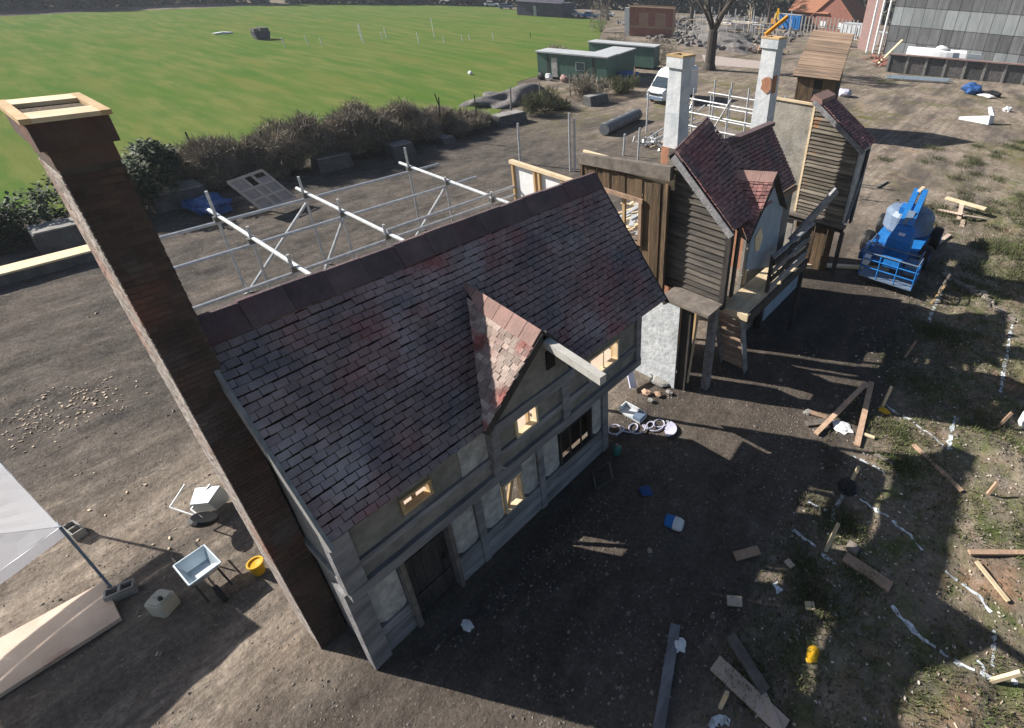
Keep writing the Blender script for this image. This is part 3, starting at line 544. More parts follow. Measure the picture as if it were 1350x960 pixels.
while z < 6.95:
    zt = z + .155; xr = -5.12 if z < 5.6 else -5.12 - (z - 5.6) * 1.48
    if xr > -7.0:
        dy = rnd(0, .02); MB().hexa([(-7.09, 20.93 - dy, z + rnd(-.015, .015)), (xr, 20.93 - dy, z + rnd(-.015, .015)), (xr, 21.0, z), (-7.09, 21.0, z), (-7.09, 20.985, zt), (xr, 20.985, zt), (xr, 21.0, zt), (-7.09, 21.0, zt)]).build('siding_board', 'siding_warm', h4)
    z += .155
MB().prism([(-7.1, 21.01, 2.3), (-5.12, 21.01, 2.3), (-5.12, 21.01, 5.6), (-7.05, 21.01, 6.95)], (0, .06, 0)).build('gable_wall', 'dark', h4)
MB().box(-8.1, -4.9, 20.72, 21.0, 2.26, 2.38).build('ledge', 'grey_plank', h4)
MB().box(-8.05, -4.95, 20.82, 20.95, 2.05, 2.255).build('floor_beam', 'timber_dark', h4)
for k in range(6): MB().box(-7.0 + k * .28, -6.74 + k * .28, 21.05 + .03 * (k % 2), 21.1 + .03 * (k % 2), 0, 2.05).build('board', 'timber_brown', h4)
MB().box(-7.75, -7.5, 21.05, 21.1, .3, 2.05).build('board', 'pine_pale', h4); MB().box(-7.45, -7.25, 21.08, 21.13, .3, 2.05).build('board', 'pine_pale', h4)
q = [(-7.1, 20.78, 7.1), (-7.1, 22.3, 7.1), (-4.9, 22.5, 5.55), (-4.9, 20.78, 5.55)]
r4 = slab(q, .07).build('roof', 'underlay', h4); tiles(Vector(q[0]).lerp(Vector(q[3]), .1), Vector(q[1]).lerp(Vector(q[2]), .1), q[3], q[2], .16, .12, .024, 'tile_red', r4, 0, lift=.025)
for i in range(2): MB().hexa([(-7.3, 20.75 + i * .78, 6.98), (-6.8, 20.75 + i * .78, 6.9), (-6.8, 21.52 + i * .78, 6.9), (-7.3, 21.52 + i * .78, 6.98), (-7.2, 20.75 + i * .78, 7.22), (-6.84, 20.75 + i * .78, 7.08), (-6.84, 21.52 + i * .78, 7.08), (-7.2, 21.52 + i * .78, 7.22)]).build('ridge_tile', 'ridge_pink', r4)
MB().bar((-7.15, 20.76, 6.97), (-4.88, 20.76, 5.42), .05, .2).build('bargeboard', 'timber', h4)
MB().box(-5.11, -5.02, 21.0, 22.4, 2.38, 5.5).build('front_wall', 'plaster', h4)
MB().box(-5.01, -4.94, 21.7, 22.0, 2.2, 5.3).build('post', 'timber_dark', h4)
MB().bar((-4.97, 21.1, 2.4), (-4.95, 21.9, 4.6), .07, .1).build('brace', 'timber', h4)
MB().box(-5.05, -4.9, 20.85, 21.0, 0, 2.05).build('post', 'timber_dark', h4)
# white chimneys
def wchim(name, x0, x1, y0, y1, z, zb, label, patch):
    c = thing(name, ((x0 + x1) / 2, (y0 + y1) / 2, 0), label, 'chimney', 'white rendered chimneys')
    MB().hexa([(x0 - .05, y0 - .05, zb), (x1 + .05, y0 - .05, zb), (x1 + .05, y1, zb), (x0 - .05, y1, zb), (x0, y0, z), (x1, y0, z), (x1, y1, z), (x0, y1, z)]).build('stack', 'render_white', c)
    MB().box(x0 - .08, x1 + .08, y0 - .08, y1 + .05, 0, zb).build('base', 'terracotta', c)
    MB().box(x0 - .06, x1 + .06, y0 - .06, y1 + .06, z, z + .3).build('cap', 'render_white', c)
    f = MB(); f.box(x0 - .07, x1 + .07, y0 - .07, y0 + .05, z + .3, z + .36).box(x0 - .07, x1 + .07, y1 - .05, y1 + .07, z + .3, z + .36).box(x0 - .07, x0 + .05, y0 + .05, y1 - .05, z + .3, z + .359).box(x1 - .05, x1 + .07, y0 + .05, y1 - .05, z + .3, z + .359).build('cap_frame', 'pine', c)
    if patch:
        a, b = patch; mb = MB(); n = 12; cx_, cz_ = (x0 + x1) / 2 + .12, a
        mb.prism([(min(cx_ + .24 * math.cos(t * 6.283 / n) * rnd(.8, 1.15), x1 + .015), y0 - .055, cz_ + .3 * math.sin(t * 6.283 / n) * rnd(.8, 1.15)) for t in range(n)], (0, .02, 0)).build('bare_patch', 'terracotta', c)
        MB().box(x1 - .01, x1 + .035, y0 + .02, y0 + .38, a - .3, a + .3).build('bare_patch', 'terracotta', c)
    return c
wchim('white_chimney', -9.32, -8.87, 13.9, 14.45, 8.6, 6.25, 'white rendered chimney with bare terracotta foot, left of the two', None)
wchim('white_chimney', -8.72, -8.18, 18.9, 19.5, 8.85, 5.8, 'tall white rendered chimney with an orange bare patch, right of the two', (7.65, 0))
# long plank-roofed building behind
h5 = thing('plank_roofed_building', (-14.5, 43.5, 0), 'brown timber building with sloping bare plank roof behind the tower house', 'building')
a, b, c_, d = map(Vector, ((-16.46, 41.86, 4.5), (-12.95, 42.47, 4.5), (-13.73, 46.25, 7.4), (-17.3, 46.83, 7.4)))
slab([a, b, c_, d], .1).build('roof', 'timber_dark', h5)
n = 22
for k in range(n):
    t0, t1 = k / n, (k + .94) / n; p = [a.lerp(d, t0), b.lerp(c_, t0), b.lerp(c_, t1), a.lerp(d, t1)]; up = Vector((0, -.05, .05 + rnd(0, .03)))
    MB().hexa([v + Vector((0, 0, .005)) for v in p] + [v + up for v in p]).build('roof_plank', 'brown_plank', h5)
ins = Vector((.25, .35, 0))
for i in range(9):
    t0, t1 = i / 9, (i + .96) / 9; p, q = (a + Vector((.3, .3, -.12))).lerp(b + Vector((-.3, .3, -.12)), t0), (a + Vector((.3, .3, -.12))).lerp(b + Vector((-.3, .3, -.12)), t1)
    MB().hexa([(p.x, p.y, 0), (q.x, q.y, 0), (q.x, q.y + .06, 0), (p.x, p.y + .06, 0), (p.x, p.y, p.z), (q.x, q.y, q.z), (q.x, q.y + .06, q.z), (p.x, p.y + .06, p.z)]).build('wall_board', 'timber_brown' if i not in (4, 5) else 'dark', h5)
MB().hexa([(b.x - .35, b.y + .3, 0), (b.x - .25, b.y + .3, 0), (c_.x - .25, c_.y, 0), (c_.x - .35, c_.y, 0), (b.x - .35, b.y + .3, b.z - .15), (b.x - .25, b.y + .3, b.z - .15), (c_.x - .25, c_.y, c_.z - .2), (c_.x - .35, c_.y, c_.z - .2)]).build('side_wall', 'dark', h5)
MB().hexa([(a.x + .3, a.y + .3, 0), (a.x + .4, a.y + .3, 0), (d.x + .4, d.y, 0), (d.x + .3, d.y, 0), (a.x + .3, a.y + .3, a.z - .15), (a.x + .4, a.y + .3, a.z - .15), (d.x + .4, d.y, d.z - .2), (d.x + .3, d.y, d.z - .2)]).build('side_wall', 'timber_brown', h5)
# ------------------------------------------------------------------ scaffolding
sc = thing('scaffolding', (-18, 8.5, 0), 'open galvanised tube scaffold standing on the yard behind the tiled house', 'scaffold')
R_ = .055; xsn = (-22.0, -19.3, -16.4, -13.6); ysn = (1.6, 5.07, 8.0, 12.4)
for i, x in enumerate(xsn):
    for j, y in enumerate(ysn):
        h = 3.9 + rnd(-.15, .2) if i == 0 else 3.35 + rnd(-.1, .3)
        if j == 0: continue
        MB().tube((x, y, 0), (x + rnd(-.05, .05), y + rnd(-.05, .05), h), R_ * .9).build('standard', 'steel', sc)
        MB().box(x - .12, x + .12, y - .12, y + .12, .01, .03).build('base_plate', 'steel', sc)
        MB().box(x - .09, x + .09, y - .09, y + .09, 2.92, 3.1).build('coupler', 'coupler', sc)
    MB().tube((x, (1.9, 2.4, 1.9, 2.4)[i], 2.98 - .11), (x, 13.9, 2.98 - .11), R_ * 1.15).build('ledger', 'steel', sc)
for y in ysn[1:]: MB().tube((-22.8, y + .08, 3.09), (-13.2, y + .08, 3.09), R_ * 1.25).build('transom', 'steel', sc)
MB().tube((-22, 8.05, 2.8), (-21.9, 5.15, .1), R_).build('brace', 'steel', sc); MB().tube((-19.3, 12.3, 2.8), (-19.2, 9.4, .1), R_).build('brace', 'steel', sc); MB().tube((-16.4, 8.05, 3.2), (-16.4, 13.6, 3.25), R_ * 1.15).build('ledger', 'steel', sc); MB().tube((-19.2, 8.0, 2.9), (-19.3, 6.3, .2), R_).build('brace', 'steel', sc)
sp = thing('wall_frame_panel', (-14.9, 13.6, 0), 'pale studded wall frame panel standing upright behind the roof ridge', 'wall panel')
MB().box(-16.4, -12.6, 13.66, 13.69, .1, 4.2).build('sheet', 'white', sp)
for x, w in ((-16.45, .1), (-15.2, .1), (-14.95, .1), (-13.7, .1), (-12.65, .1)): MB().box(x, x + w, 13.55, 13.655, 0, 4.2).build('stud', 'pine', sp)
MB().hexa([(-16.5, 13.5, 4.2), (-12.55, 13.5, 4.2), (-12.55, 13.7, 4.2), (-16.5, 13.7, 4.2), (-16.5, 13.5, 4.34), (-12.55, 13.5, 4.3), (-12.55, 13.7, 4.3), (-16.5, 13.7, 4.34)]).build('top_plate', 'pine_pale', sp)
MB().box(-16.35, -12.66, 13.55, 13.65, 2.0, 2.1).build('noggin', 'pine', sp)
sc2 = thing('guard_rail_scaffold', (-15.5, 30, 0), 'tube scaffold with guard rails between the two white chimneys', 'scaffold')
for x in (-17.2, -16.0, -14.8, -13.6, -12.4):
    for y in (28.5, 31): MB().tube((x, y, 0), (x, y, 5.1 + rnd(-.2, .35)), .05, 6).build('standard', 'steel', sc2)
for z in (2.9, 3.7, 4.5):
    for y in (28.45, 31): MB().tube((-17.6, y, z), (-11.9, y, z), .05, 6).build('rail', 'steel', sc2)
MB().tube((-16.0, 28.4, 2.2), (-14.6, 28.4, 4.9), .05, 6).build('brace', 'steel', sc2)
MB().box(-17.3, -12.2, 28.6, 30.9, 2.5, 2.55).build('deck', 'grey_plank', sc2)
for i, (px, lab) in enumerate((((-22.72, 23.37, 0), 'tall upright scaffold tube left of the close pair in the yard'), ((-22.51, 23.56, 0), 'second upright tube of the close pair standing in the yard'), ((-26.1, 22.29, 0), 'lone upright scaffold tube in the yard beyond the frame panel'), ((-20.71, 27.75, 0), 'upright tube rising behind the left part of the board wall'), ((-22.36, 28.28, 0), 'shorter upright tube behind the board wall'), ((-24.79, 34.23, 0), 'upright tube in front of the white van'))):
    MB().tube((px[0], px[1], 0), (px[0] + .1, px[1], (3.6, 3.3, 2.6, 2.3, 1.5, 3.2)[i]), .07, 8).build('scaffold_tube', 'steel', **T(lab, 'scaffold tube', 'upright scaffold tubes in the yard'))
hp = thing('scaffold_tube_heap', (-16.8, 22.5, 0), 'heap of loose scaffold tubes and couplers leaning by the left white chimney', 'tube heap')
hx, hy, _ = (-22.22, 32.27, 0)
for k in range(16):
    b0 = (hx + rnd(-1.6, 1.2), hy + rnd(-1.5, 1.5), .1); t = (hx + rnd(.6, 2.4), hy + rnd(1, 3.5), rnd(.6, 4.2)); MB().tube(b0, t, .055, 6).build('tube', 'steel' if k % 5 else 'pine_pale', hp)
for k in range(50):
    p = (hx + rnd(-1.3, 1.6), hy + rnd(-1.6, 1), rnd(.02, .5)); MB().obox(p, (rnd(.1, .5), .12, .12), Matrix.Rotation(rnd(0, 6), 3, (rnd(-1, 1), rnd(-1, 1), 1))).build('coupler', 'steel' if k % 3 else 'coupler', hp)
ox, oy = -13.2, 18.2
op = thing('loose_timber_stack', (ox, oy, 0), 'pale loose timbers and tubes stacked behind the board wall hole', 'timber stack')
for k in range(26): MB().bar((ox + rnd(-1.6, 1.4), oy + rnd(-2, 0), .1 + .07 * k), (ox + rnd(-1.6, 1.8), oy + rnd(.2, 3), .15 + .08 * k), rnd(.08, .3), .05).build('timber' if k % 3 else 'tube', 'pine_pale' if k % 3 else 'steel', op)
# ------------------------------------------------------------------ things in the yard, left
gz = thing('gazebo', (-13.2, -2.7, 0), 'white pop-up gazebo with sloping canopy, cut by the left edge', 'gazebo')
c0 = Vector((-11.72, -1.2, 2.1)); e1 = Vector((-.992, -.12, 0)); e2 = Vector((.24, -.97, 0)); Lg = 2.9
cn = [c0, c0 + e1 * Lg, c0 + e1 * Lg + e2 * Lg, c0 + e2 * Lg]; pk = c0 + (e1 + e2) * Lg / 2 + Vector((0, 0, .5))
cv = MB(); nseg = 10
for a, b in zip(cn, cn[1:] + cn[:1]):
    for i in range(nseg):
        for j in range(6):
            def pt(u, v):
                p = a.lerp(b, u).lerp(pk, v); p.z -= .10 * math.sin(math.pi * u) * (1 - v) + .07 * math.sin(math.pi * v) - .018 * math.sin(u * 31 + v * 3) * (1 - v); return p
            cv.poly([pt(i / nseg, j / 6), pt((i + 1) / nseg, j / 6), pt((i + 1) / nseg, (j + 1) / 6), pt(i / nseg, (j + 1) / 6)])
cv.build('canopy', 'canopy', gz, smooth=False)
for a, b in zip(cn, cn[1:] + cn[:1]):
    v = MB()
    for i in range(nseg):
        p, q = a.lerp(b, i / nseg), a.lerp(b, (i + 1) / nseg); w = .015 * math.sin(i * 2.1); o = (b - a).cross(Vector((0, 0, 1))).normalized() * .012
        sg = lambda u: Vector((0, 0, -.10 * math.sin(math.pi * u)))
        v.poly([p + o + sg(i / nseg), q + o + sg((i + 1) / nseg), q + o * (1 + w * 40) + sg((i + 1) / nseg) - Vector((0, 0, .24)), p + o * (1 + w * 40) + sg(i / nseg) - Vector((0, 0, .24))])
    v.build('valance', 'canopy', gz)
for c in cn: MB().box(c.x - .02, c.x + .02, c.y - .02, c.y + .02, 0, 2.1).build('leg', 'grey_paint', gz); MB().box(c.x - .07, c.x + .07, c.y - .07, c.y + .07, 0, .012).build('foot', 'grey_paint', gz)
def block(x, y, rot, label):
    o = thing('concrete_block', (x, y, 0), label, 'block', 'concrete blocks weighing down the gazebo'); Q = Matrix.Rotation(rot, 3, 'Z')
    def B(name, c, s): MB().obox(Vector((x, y, 0)) + Q @ Vector(c), s, Q).build(name, 'concrete', o)
    mb = MB()
    for c, s in (((0, -.09, .12), (.44, .03, .22)), ((0, .09, .12), (.44, .03, .22)), ((-.205, 0, .12), (.03, .148, .219)), ((0, 0, .12), (.04, .148, .219)), ((.205, 0, .12), (.03, .148, .219))): B('wall', c, s)
    MB().obox(Vector((x, y, .03)), (.36, .14, .02), Q).build('cell_floor', 'dark', o)
block(-11.55, -1.12, 1.25, 'grey hollow concrete block at the gazebo leg beside the plywood sheet')
block(-13.95, -1.3, .2, 'grey hollow concrete block by the far gazebo leg at the canopy corner')
pa, pb, pc, pd = (-12.07, -1.26, 0.12), (-10.95, -1.28, 0.12), (-10.99, -3.33, 0.12), (-12.24, -3.19, 0.12)
MB().prism([pa, pb, pc, pd], (0, 0, -.09)).build('plywood_sheet', 'ply', **T('long plywood covered ramp lying beside the gazebo leg', 'plywood'))
def barrow():
    o = thing('wheelbarrow', (-11.0, .05, 0), 'galvanised wheelbarrow standing upright with its empty tray facing up, beside the white can', 'wheelbarrow')
    q = [Vector(v) for v in ((-10.89, -0.32, 0.58), (-10.93, 0.2, 0.58), (-10.21, 0.25, 0.62), (-10.16, -0.28, 0.62))]
    cc = sum(q, Vector()) / 4; fl = [cc.lerp(v, .62) - Vector((0, 0, .24)) for v in q]; t = MB()
    for i in range(4): j = (i + 1) % 4; t.poly([fl[i], fl[j], q[j], q[i]]).poly([fl[i] - Vector((0, 0, .01)), q[i] + (q[i] - cc) * .02, q[j] + (q[j] - cc) * .02, fl[j] - Vector((0, 0, .01))])
    t.poly(fl); t.build('tray', 'tray', o)
    rm = MB()
    for i in range(4): rm.tube(q[i], q[(i + 1) % 4], .018, 6)
    rm.build('rim', 'tray', o)
    d = (q[2] + q[3] - q[0] - q[1]).normalized(); s_ = (q[1] - q[0]).normalized()
    for k in (-1, 1):
        p = cc + s_ * .2 * k; MB().tube(p - d * .75 + Vector((0, 0, -.15)), p + d * .75 + Vector((0, 0, -.3)), .018, 6).build('handle', 'black', o); MB().tube(p - d * .3 + Vector((0, 0, -.25)), (p.x - d.x * .35, p.y - d.y * .35, 0), .016, 6).build('leg', 'black', o)
    w = cc + d * .62; w.z = .19; MB().lathe([(.08, -.05), (.19, -.04), (.19, .04), (.08, .05)], w, 14, s_).build('wheel', 'black', o)
barrow()
o = thing('wheelbarrow', (-12.0, .75, 0), 'wheelbarrow tipped on its front with black wheel in the air, by the chimney foot', 'wheelbarrow')
wc = Vector((-11.7, .42, .5)); MB().lathe([(.05, -.05), (.23, -.06), (.27, 0), (.23, .06), (.05, .05)], wc, 16, (-.1, .5, .86)).build('wheel', 'black', o)
t = MB(); a, b, c, d = Vector((-12.75, .62, .12)), Vector((-12.3, 1.05, .12)), Vector((-12.15, .95, .72)), Vector((-12.5, .6, .72)); n_ = Vector((.3, -.28, .02))
t.hexa([a, b, c, d, a.lerp((a + b + c + d) / 4, .3) + n_, b.lerp((a + b + c + d) / 4, .3) + n_, c.lerp((a + b + c + d) / 4, .3) + n_, d.lerp((a + b + c + d) / 4, .3) + n_]).build('tray', 'tray', o)
for k in (0, .42): MB().tube(Vector((-12.75 + k, .5 + k * .8, .75)), Vector((-12.55 + k, .1 + k * .6, .55)), .016, 6).tube(Vector((-12.55 + k, .1 + k * .6, .55)), wc + Vector((0, 0, .04)), .016, 6).build('handle', 'steel', o)
MB().lathe([(.10, 0), (.135, .28), (.15, .3), (.15, .33), (.12, .33), (.11, .30), (.02, .29)], (-9.97, 0.66, 0), 16).build('bucket', 'yellow', **T('yellow plastic bucket against the chimney foot', 'bucket'))
jr = thing('jerrycan', (-10.59, -0.72, 0), 'milky white plastic can standing in shade beside the wheelbarrow', 'can')
jx, jy, _ = (-10.59, -0.72, 0); Q = Matrix.Rotation(.5, 3, 'Z')
bm_ = MB(); b0 = [(-.17, -.13), (-.13, -.17), (.13, -.17), (.17, -.13), (.17, .13), (.13, .17), (-.13, .17), (-.17, .13)]
pr_ = [Vector((jx, jy, 0)) + Q @ Vector((x, y, 0)) for x, y in b0]; bm_.prism(pr_, (0, 0, .34)).build('body', 'jerry', jr)
MB().prism([Vector((jx, jy, .34)) + Q @ Vector((x * .8, y * .8, 0)) for x, y in b0], (0, 0, .05)).build('shoulder', 'jerry', jr); MB().tube((jx + .09, jy + .02, .39), (jx + .09, jy + .02, .44), .035, 10).build('cap', 'black', jr); MB().bar(Vector((jx, jy, .42)) + Q @ Vector((-.1, 0, 0)), Vector((jx, jy, .42)) + Q @ Vector((.03, 0, 0)), .03, .03).build('handle', 'jerry', jr)
kx = (-29.57, -0.22, 0); ky = (-29.37, 2.33, 0)
tb = thing('timber_beam', (-29.3, 0, 0), 'long pale timber beam lying along the yard edge behind the chimney', 'beam')
MB().box(-29.75, -29.05, -9, 2.6, .02, .42).build('beam', 'concrete_dark', tb); MB().box(-29.8, -29.0, -9, 2.62, .425, .5).build('top_board', 'pine_pale', tb)
# ------------------------------------------------------------------ concrete slabs along the hedge
for i, (x, y, w, l, h) in enumerate(((-31.8, 2.4, 1.4, 2.4, .85), (-33.6, 14.2, 1.1, 2.0, .75), (-32.8, 18.2, 1.1, 1.5, .8), (-34.6, 28.8, 1.3, 2.8, .7), (-34.4, 39.2, 1.1, 2.6, .8), (-33.6, 6.6, 1.6, 2.2, .8), (-33.4, 22.0, 1.0, 1.0, .4))):
    lab = ('grey topped concrete block at the green bush, left of the chimney', 'concrete block in the hedge nearest the grid panel', 'concrete block under the hedge behind the third scaffold row', 'low concrete block at the end of the bramble hedge by the gravel mound', 'concrete block near the green cabins, farthest of the row', 'concrete block in dark shade between bush and grid panel', 'small broken concrete lump under the hedge')[i]
    o = thing('concrete_barrier', (x, y, 0), lab, 'concrete block', 'concrete blocks along the hedge'); MB().hexa([(x - w / 2, y - l / 2, 0), (x + w / 2, y - l / 2, 0), (x + w / 2, y + l / 2, 0), (x - w / 2, y + l / 2, 0), (x - w / 2 + .1, y - l / 2 + .05, h), (x + w / 2 - .15, y - l / 2 + .05, h), (x + w / 2 - .15, y + l / 2 - .05, h), (x - w / 2 + .1, y + l / 2 - .05, h)]).build('body', 'concrete_dark', o)
    MB().box(x - w / 2 + .08, x + w / 2 - .2, y - l / 2 + .1, y + l / 2 - .1, h + .003, h + .07).build('cap', 'concrete', o)
MB().blob((-31.6, 7.2, .3), (1.2, .9, .35), .5, 3, 3).build('tarpaulin', 'blue_dark', **T('crumpled blue tarpaulin beside the grid panel at the hedge foot', 'tarpaulin'))
gp = thing('grid_panel', (-30.5, 9.3, 0), 'pale pink framed panel with grid of battens and two holes, propped against the hedge', 'panel')
g0, g1, g2, g3 = map(Vector, ((-29.79, 7.8, 1.7), (-30.5, 9.53, 1.7), (-29.38, 10.2, 0.35), (-28.9, 8.5, 0.35)))
def gpt(u, v): return g0.lerp(g1, u).lerp(g3.lerp(g2, u), v)
gn = (g1 - g0).cross(g3 - g0).normalized(); gn = gn if gn.z > 0 else -gn
M['panel_pink'] = mat('pink_board', (.44, .37, .34), (.33, .28, .26), scale=2, bump=.1); M['batten'] = mat('panel_batten', (.56, .48, .42), (.46, .39, .34), scale=3, bump=.05)
us, vs_ = (0, .38, .64, 1), (0, .36, .68, 1)
for i in range(3):
    for j in range(3):
        if (i, j) == (1, 0): continue
        u1 = us[i + 1]; v0 = vs_[j] + (.16 if (i, j) == (2, 0) else 0); MB().prism([gpt(us[i], v0), gpt(u1, v0), gpt(u1, vs_[j + 1]), gpt(us[i], vs_[j + 1])], -gn * .03).build('sheet', 'panel_pink', gp)
for u in us: MB().bar(gpt(u, 0) + gn * .03, gpt(u, 1) + gn * .03, .12, .05, gn).build('batten', 'batten', gp)
for v in vs_: MB().bar(gpt(0, v) + gn * .034, gpt(1, v) + gn * .034, .12, .05, gn).build('batten', 'batten', gp)
MB().bar(gpt(.4, .1) - gn * .1, (g0.x, g0.y + 1, 0), .1, .1).build('prop', 'old_plank', gp)
# ------------------------------------------------------------------ hedge shrubs
def shrub(name, label, x, y, sx, sy, h, n, m, twig=False, group=None, cat='shrub'):
    o = thing(name, (x, y, 0), label, cat, group); mb = MB(); cl = [(Vector((rnd(-.75, .75) * sx, rnd(-.8, .8) * sy, rnd(.2, .85) * h)), rnd(.45, 1)) for _ in range(16)]
    st = MB()
    for c, r in cl: st.tube((x + c.x * .02, y + c.y * .02, 0), (x + c.x, y + c.y, c.z), .03, 5, .012)
    st.build('stem', 'bark', o)
    for i in range(n):
        c, r = random.choice(cl); d = Vector((rnd(-1, 1), rnd(-1, 1), rnd(-1, 1)))
        if d.length > 1: d = d.normalized() * rnd(.6, 1)
        p = Vector((x, y, 0)) + c + Vector((d.x * sx * .5 * r, d.y * sy * .42 * r, d.z * h * .42 * r)); p.z = max(.03, p.z)
        if twig:
            a = Vector((rnd(-1, 1), rnd(-1, 1), rnd(-.1, 1.6))).normalized(); l = rnd(.3, .95); w = a.cross(Vector((rnd(-1, 1), rnd(-1, 1), 1))).normalized() * rnd(.008, .02); k = Vector((0, 0, -.12 * l))
            mb.poly([p - w, p + w, p + a * l * .5 + w * .8, p + a * l * .5 - w * .8]); mb.poly([p + a * l * .5 - w * .8, p + a * l * .5 + w * .8, p + a * l + k])
        else:
            a = Vector((rnd(-1, 1), rnd(-1, 1), rnd(-.6, .6))).normalized(); b = a.cross(Vector((rnd(-.5, .5), rnd(-.5, .5), 1))).normalized(); l = rnd(.06, .14)
            mb.poly([p, p + a * l + b * l * .55, p + a * l * 2, p + a * l - b * l * .55])
    mb.build('foliage', m, o)
shrub('ivy_bush', 'dark green leafy bush behind the chimney at the field edge', -34.2, 4.8, 2.1, 2.8, 3.1, 14000, 'leaf')
shrub('ivy_bush', 'green bush left of the chimney shaft with bare stems', -33.8, .4, 1.7, 2.2, 2.0, 6000, 'leaf')
ys_h = (-4.2, -1.6, 7.8, 10.2, 12.6, 15.0, 17.4, 19.8, 22.2, 24.8)
labs = ('low brown bramble clump at the left edge of the photo', 'bramble clump between left edge and green bush', 'bramble clump right beside the dark green bush', 'bramble clump behind the grid panel', 'bramble clump behind the block nearest the grid panel', 'tall bramble clump left of the forked bare stem', 'rounded bramble clump at the forked bare stem', 'bramble clump right of the forked stem', 'thin bramble clump near hedge end', 'last sparse bramble clump of the hedge before the gravel mound')
for i, y in enumerate(ys_h): shrub('bramble', labs[i], -35.2 + rnd(-.4, .4), y, 1.7, 2.4, (1.3, 1.5, 1.9, 2.0, 2.1, 2.5, 2.6, 2.2, 1.7, 1.0)[i], 15000, 'bramble', True, 'brown brambles along the field edge')
for x, y, h, l in ((-35.5, 33.6, 1.3, 'low green and brown bramble patch right of the gravel mound'), (-36.8, 41.0, 1.9, 'pale brown bare shrub before the green cabin wall'), (-36.2, 45.0, 1.3, 'green tinged shrub between cabin end and white van')): shrub('bramble', l, x, y, 1.6, 2.6, h, 3800, 'bramble_green' if y != 41 else 'bramble', True, 'shrubs by the cabins')
def rod(name, m, p, h, r, lean, label, cat, group, fork=False):
    o = MB(); a = Vector((p[0], p[1], 0)); b = a + Vector((rnd(-lean, lean), rnd(-lean, lean), h)); o.tube(a, b, r, 6, r * .6)
    if fork: o.tube(a.lerp(b, .45), a.lerp(b, .45) + Vector((.3, .7, -h * .25)), r * .8, 6); o.tube(a.lerp(b, .8), b + Vector((-.05, -.25, .25)), r * .6, 6)
    return o.build(name, m, **T(label, cat, group))
for i, (px, h, m, l) in enumerate((((-37.95, 8.99, 0), 2.3, 'bark', 'thin dark stake at the edge of the green bush'), ((-34.75, 11.57, 0), 2.6, 'bark', 'bent grey stake behind the grid panel'), ((-35.86, 15.55, 0), 2.5, 'concrete', 'pale fence stake in the hedge left of the forked stem'), ((-35.75, 19.25, 0), 2.4, 'bark', 'dark thin stem standing between pale stake and forked stem'), ((-34.15, 22.12, 0), 3.0, 'bark', 'forked dark bare stem sticking out of the hedge'), ((-35.78, 26.6, 0), 2.3, 'bark', 'dark stake at the right end of the brown hedge'))): rod('hedge_sapling' if m == 'bark' else 'fence_stake', m, px, h, .07, .25, l, 'stem' if m == 'bark' else 'stake', 'stakes and stems in the hedge', i == 4)
for i, (px, l) in enumerate((((-37.31, 31.36, 0), 'pale concrete fence post before the gravel mound'), ((-37.01, 34.68, 0), 'concrete fence post at the right side of the gravel mound'), ((-38.23, 39.75, 0), 'concrete fence post before the brown shrub'), ((-37.11, 48.68, 0), 'brown post at the end wall of the cabin'))): rod('fence_post', 'concrete' if i < 3 else 'old_plank', px, 2.1, .09, .1, l, 'post', 'fence posts between yard and field')
hm = MB().blob((-41.0, 34.8, -.3), (2.2, 4.6, 1.2), .7, 5, 5); hm.build('gravel_mound', 'gravel', smooth=True, **T('dark grey gravel mound at the field edge between hedge and cabins', 'mound'))
pp = thing('culvert_pipe', (-27.0, 33.8, 0), 'large dark grey plastic pipe lying in the yard', 'pipe')
p0, p1 = Vector((-26.6, 31.2, .48)), Vector((-27.9, 37.2, .48)); ax = (p1 - p0).normalized()
mb = MB(); mb.lathe([(.43, 0), (.45, .01), (.45, 6.1), (.43, 6.1), (.38, 6.1), (.38, 5.2)], p0, 18, ax); M['pipe'] = mat('dark_pipe', (.16, .17, .19), (.10, .11, .125), bump=0, rough=.5); mb.build('pipe', 'pipe', pp, smooth=False)
for k in range(5): MB().lathe([(.45, 0), (.48, .02), (.48, .1), (.45, .12)], p0 + ax * (.3 + k * 1.3), 18, ax).build('rib', 'pipe', pp)
# ------------------------------------------------------------------ boom lift
bl_ = thing('boom_lift', (-3.1, 24.8, 0), 'blue boom lift with grey counterweight and empty basket, parked by the tower house', 'boom lift')
for x in (-4.55, -2.05):
    for y in (24.3, 26.9):
        w = MB().lathe([(.2, -.19), (.5, -.2), (.54, -.1), (.54, .1), (.5, .2), (.2, .19)], (x, y, .54), 18, (1, 0, 0)).build('wheel', 'black', bl_); MB().lathe([(.05, -.21), (.22, -.2), (.22, .2), (.05, .21)], (x, y, .54), 12, (1, 0, 0)).build('rim', 'blue', w)
MB().box(-4.3, -2.3, 23.9, 27.3, .45, .85).build('chassis', 'blue', bl_)
prof = [(.0, .86), (.98, .86), (1.08, 1.0), (1.08, 1.7), (.92, 1.92), (.45, 2.02), (0.01, 2.04)]
MB().lathe(prof, (-3.35, 26.1, 0), 20).build('counterweight', 'grey_paint', bl_, smooth=False)
for s_ in (-1, 1): MB().lathe([(.08, 0), (.08, .03)], (-3.35 + .78 * s_, 26.5, 2.03), 10).build('vent', 'black', bl_)
MB().box(-3.75, -2.95, 25.2, 25.9, 1.9, 2.2).build('turret', 'blue', bl_)
for s_, z in ((-.17, 2.32), (.17, 2.36)):
    MB().bar((-3.4 + s_ * 1.1, 27.6, z), (-3.05 + s_, 23.2, z - .3), .24, .3).build('boom', 'blue', bl_)
MB().bar((-3.12, 24.6, 2.3), (-3.05, 23.3, 2.1), .3, .16).build('cylinder', 'grey_paint', bl_)
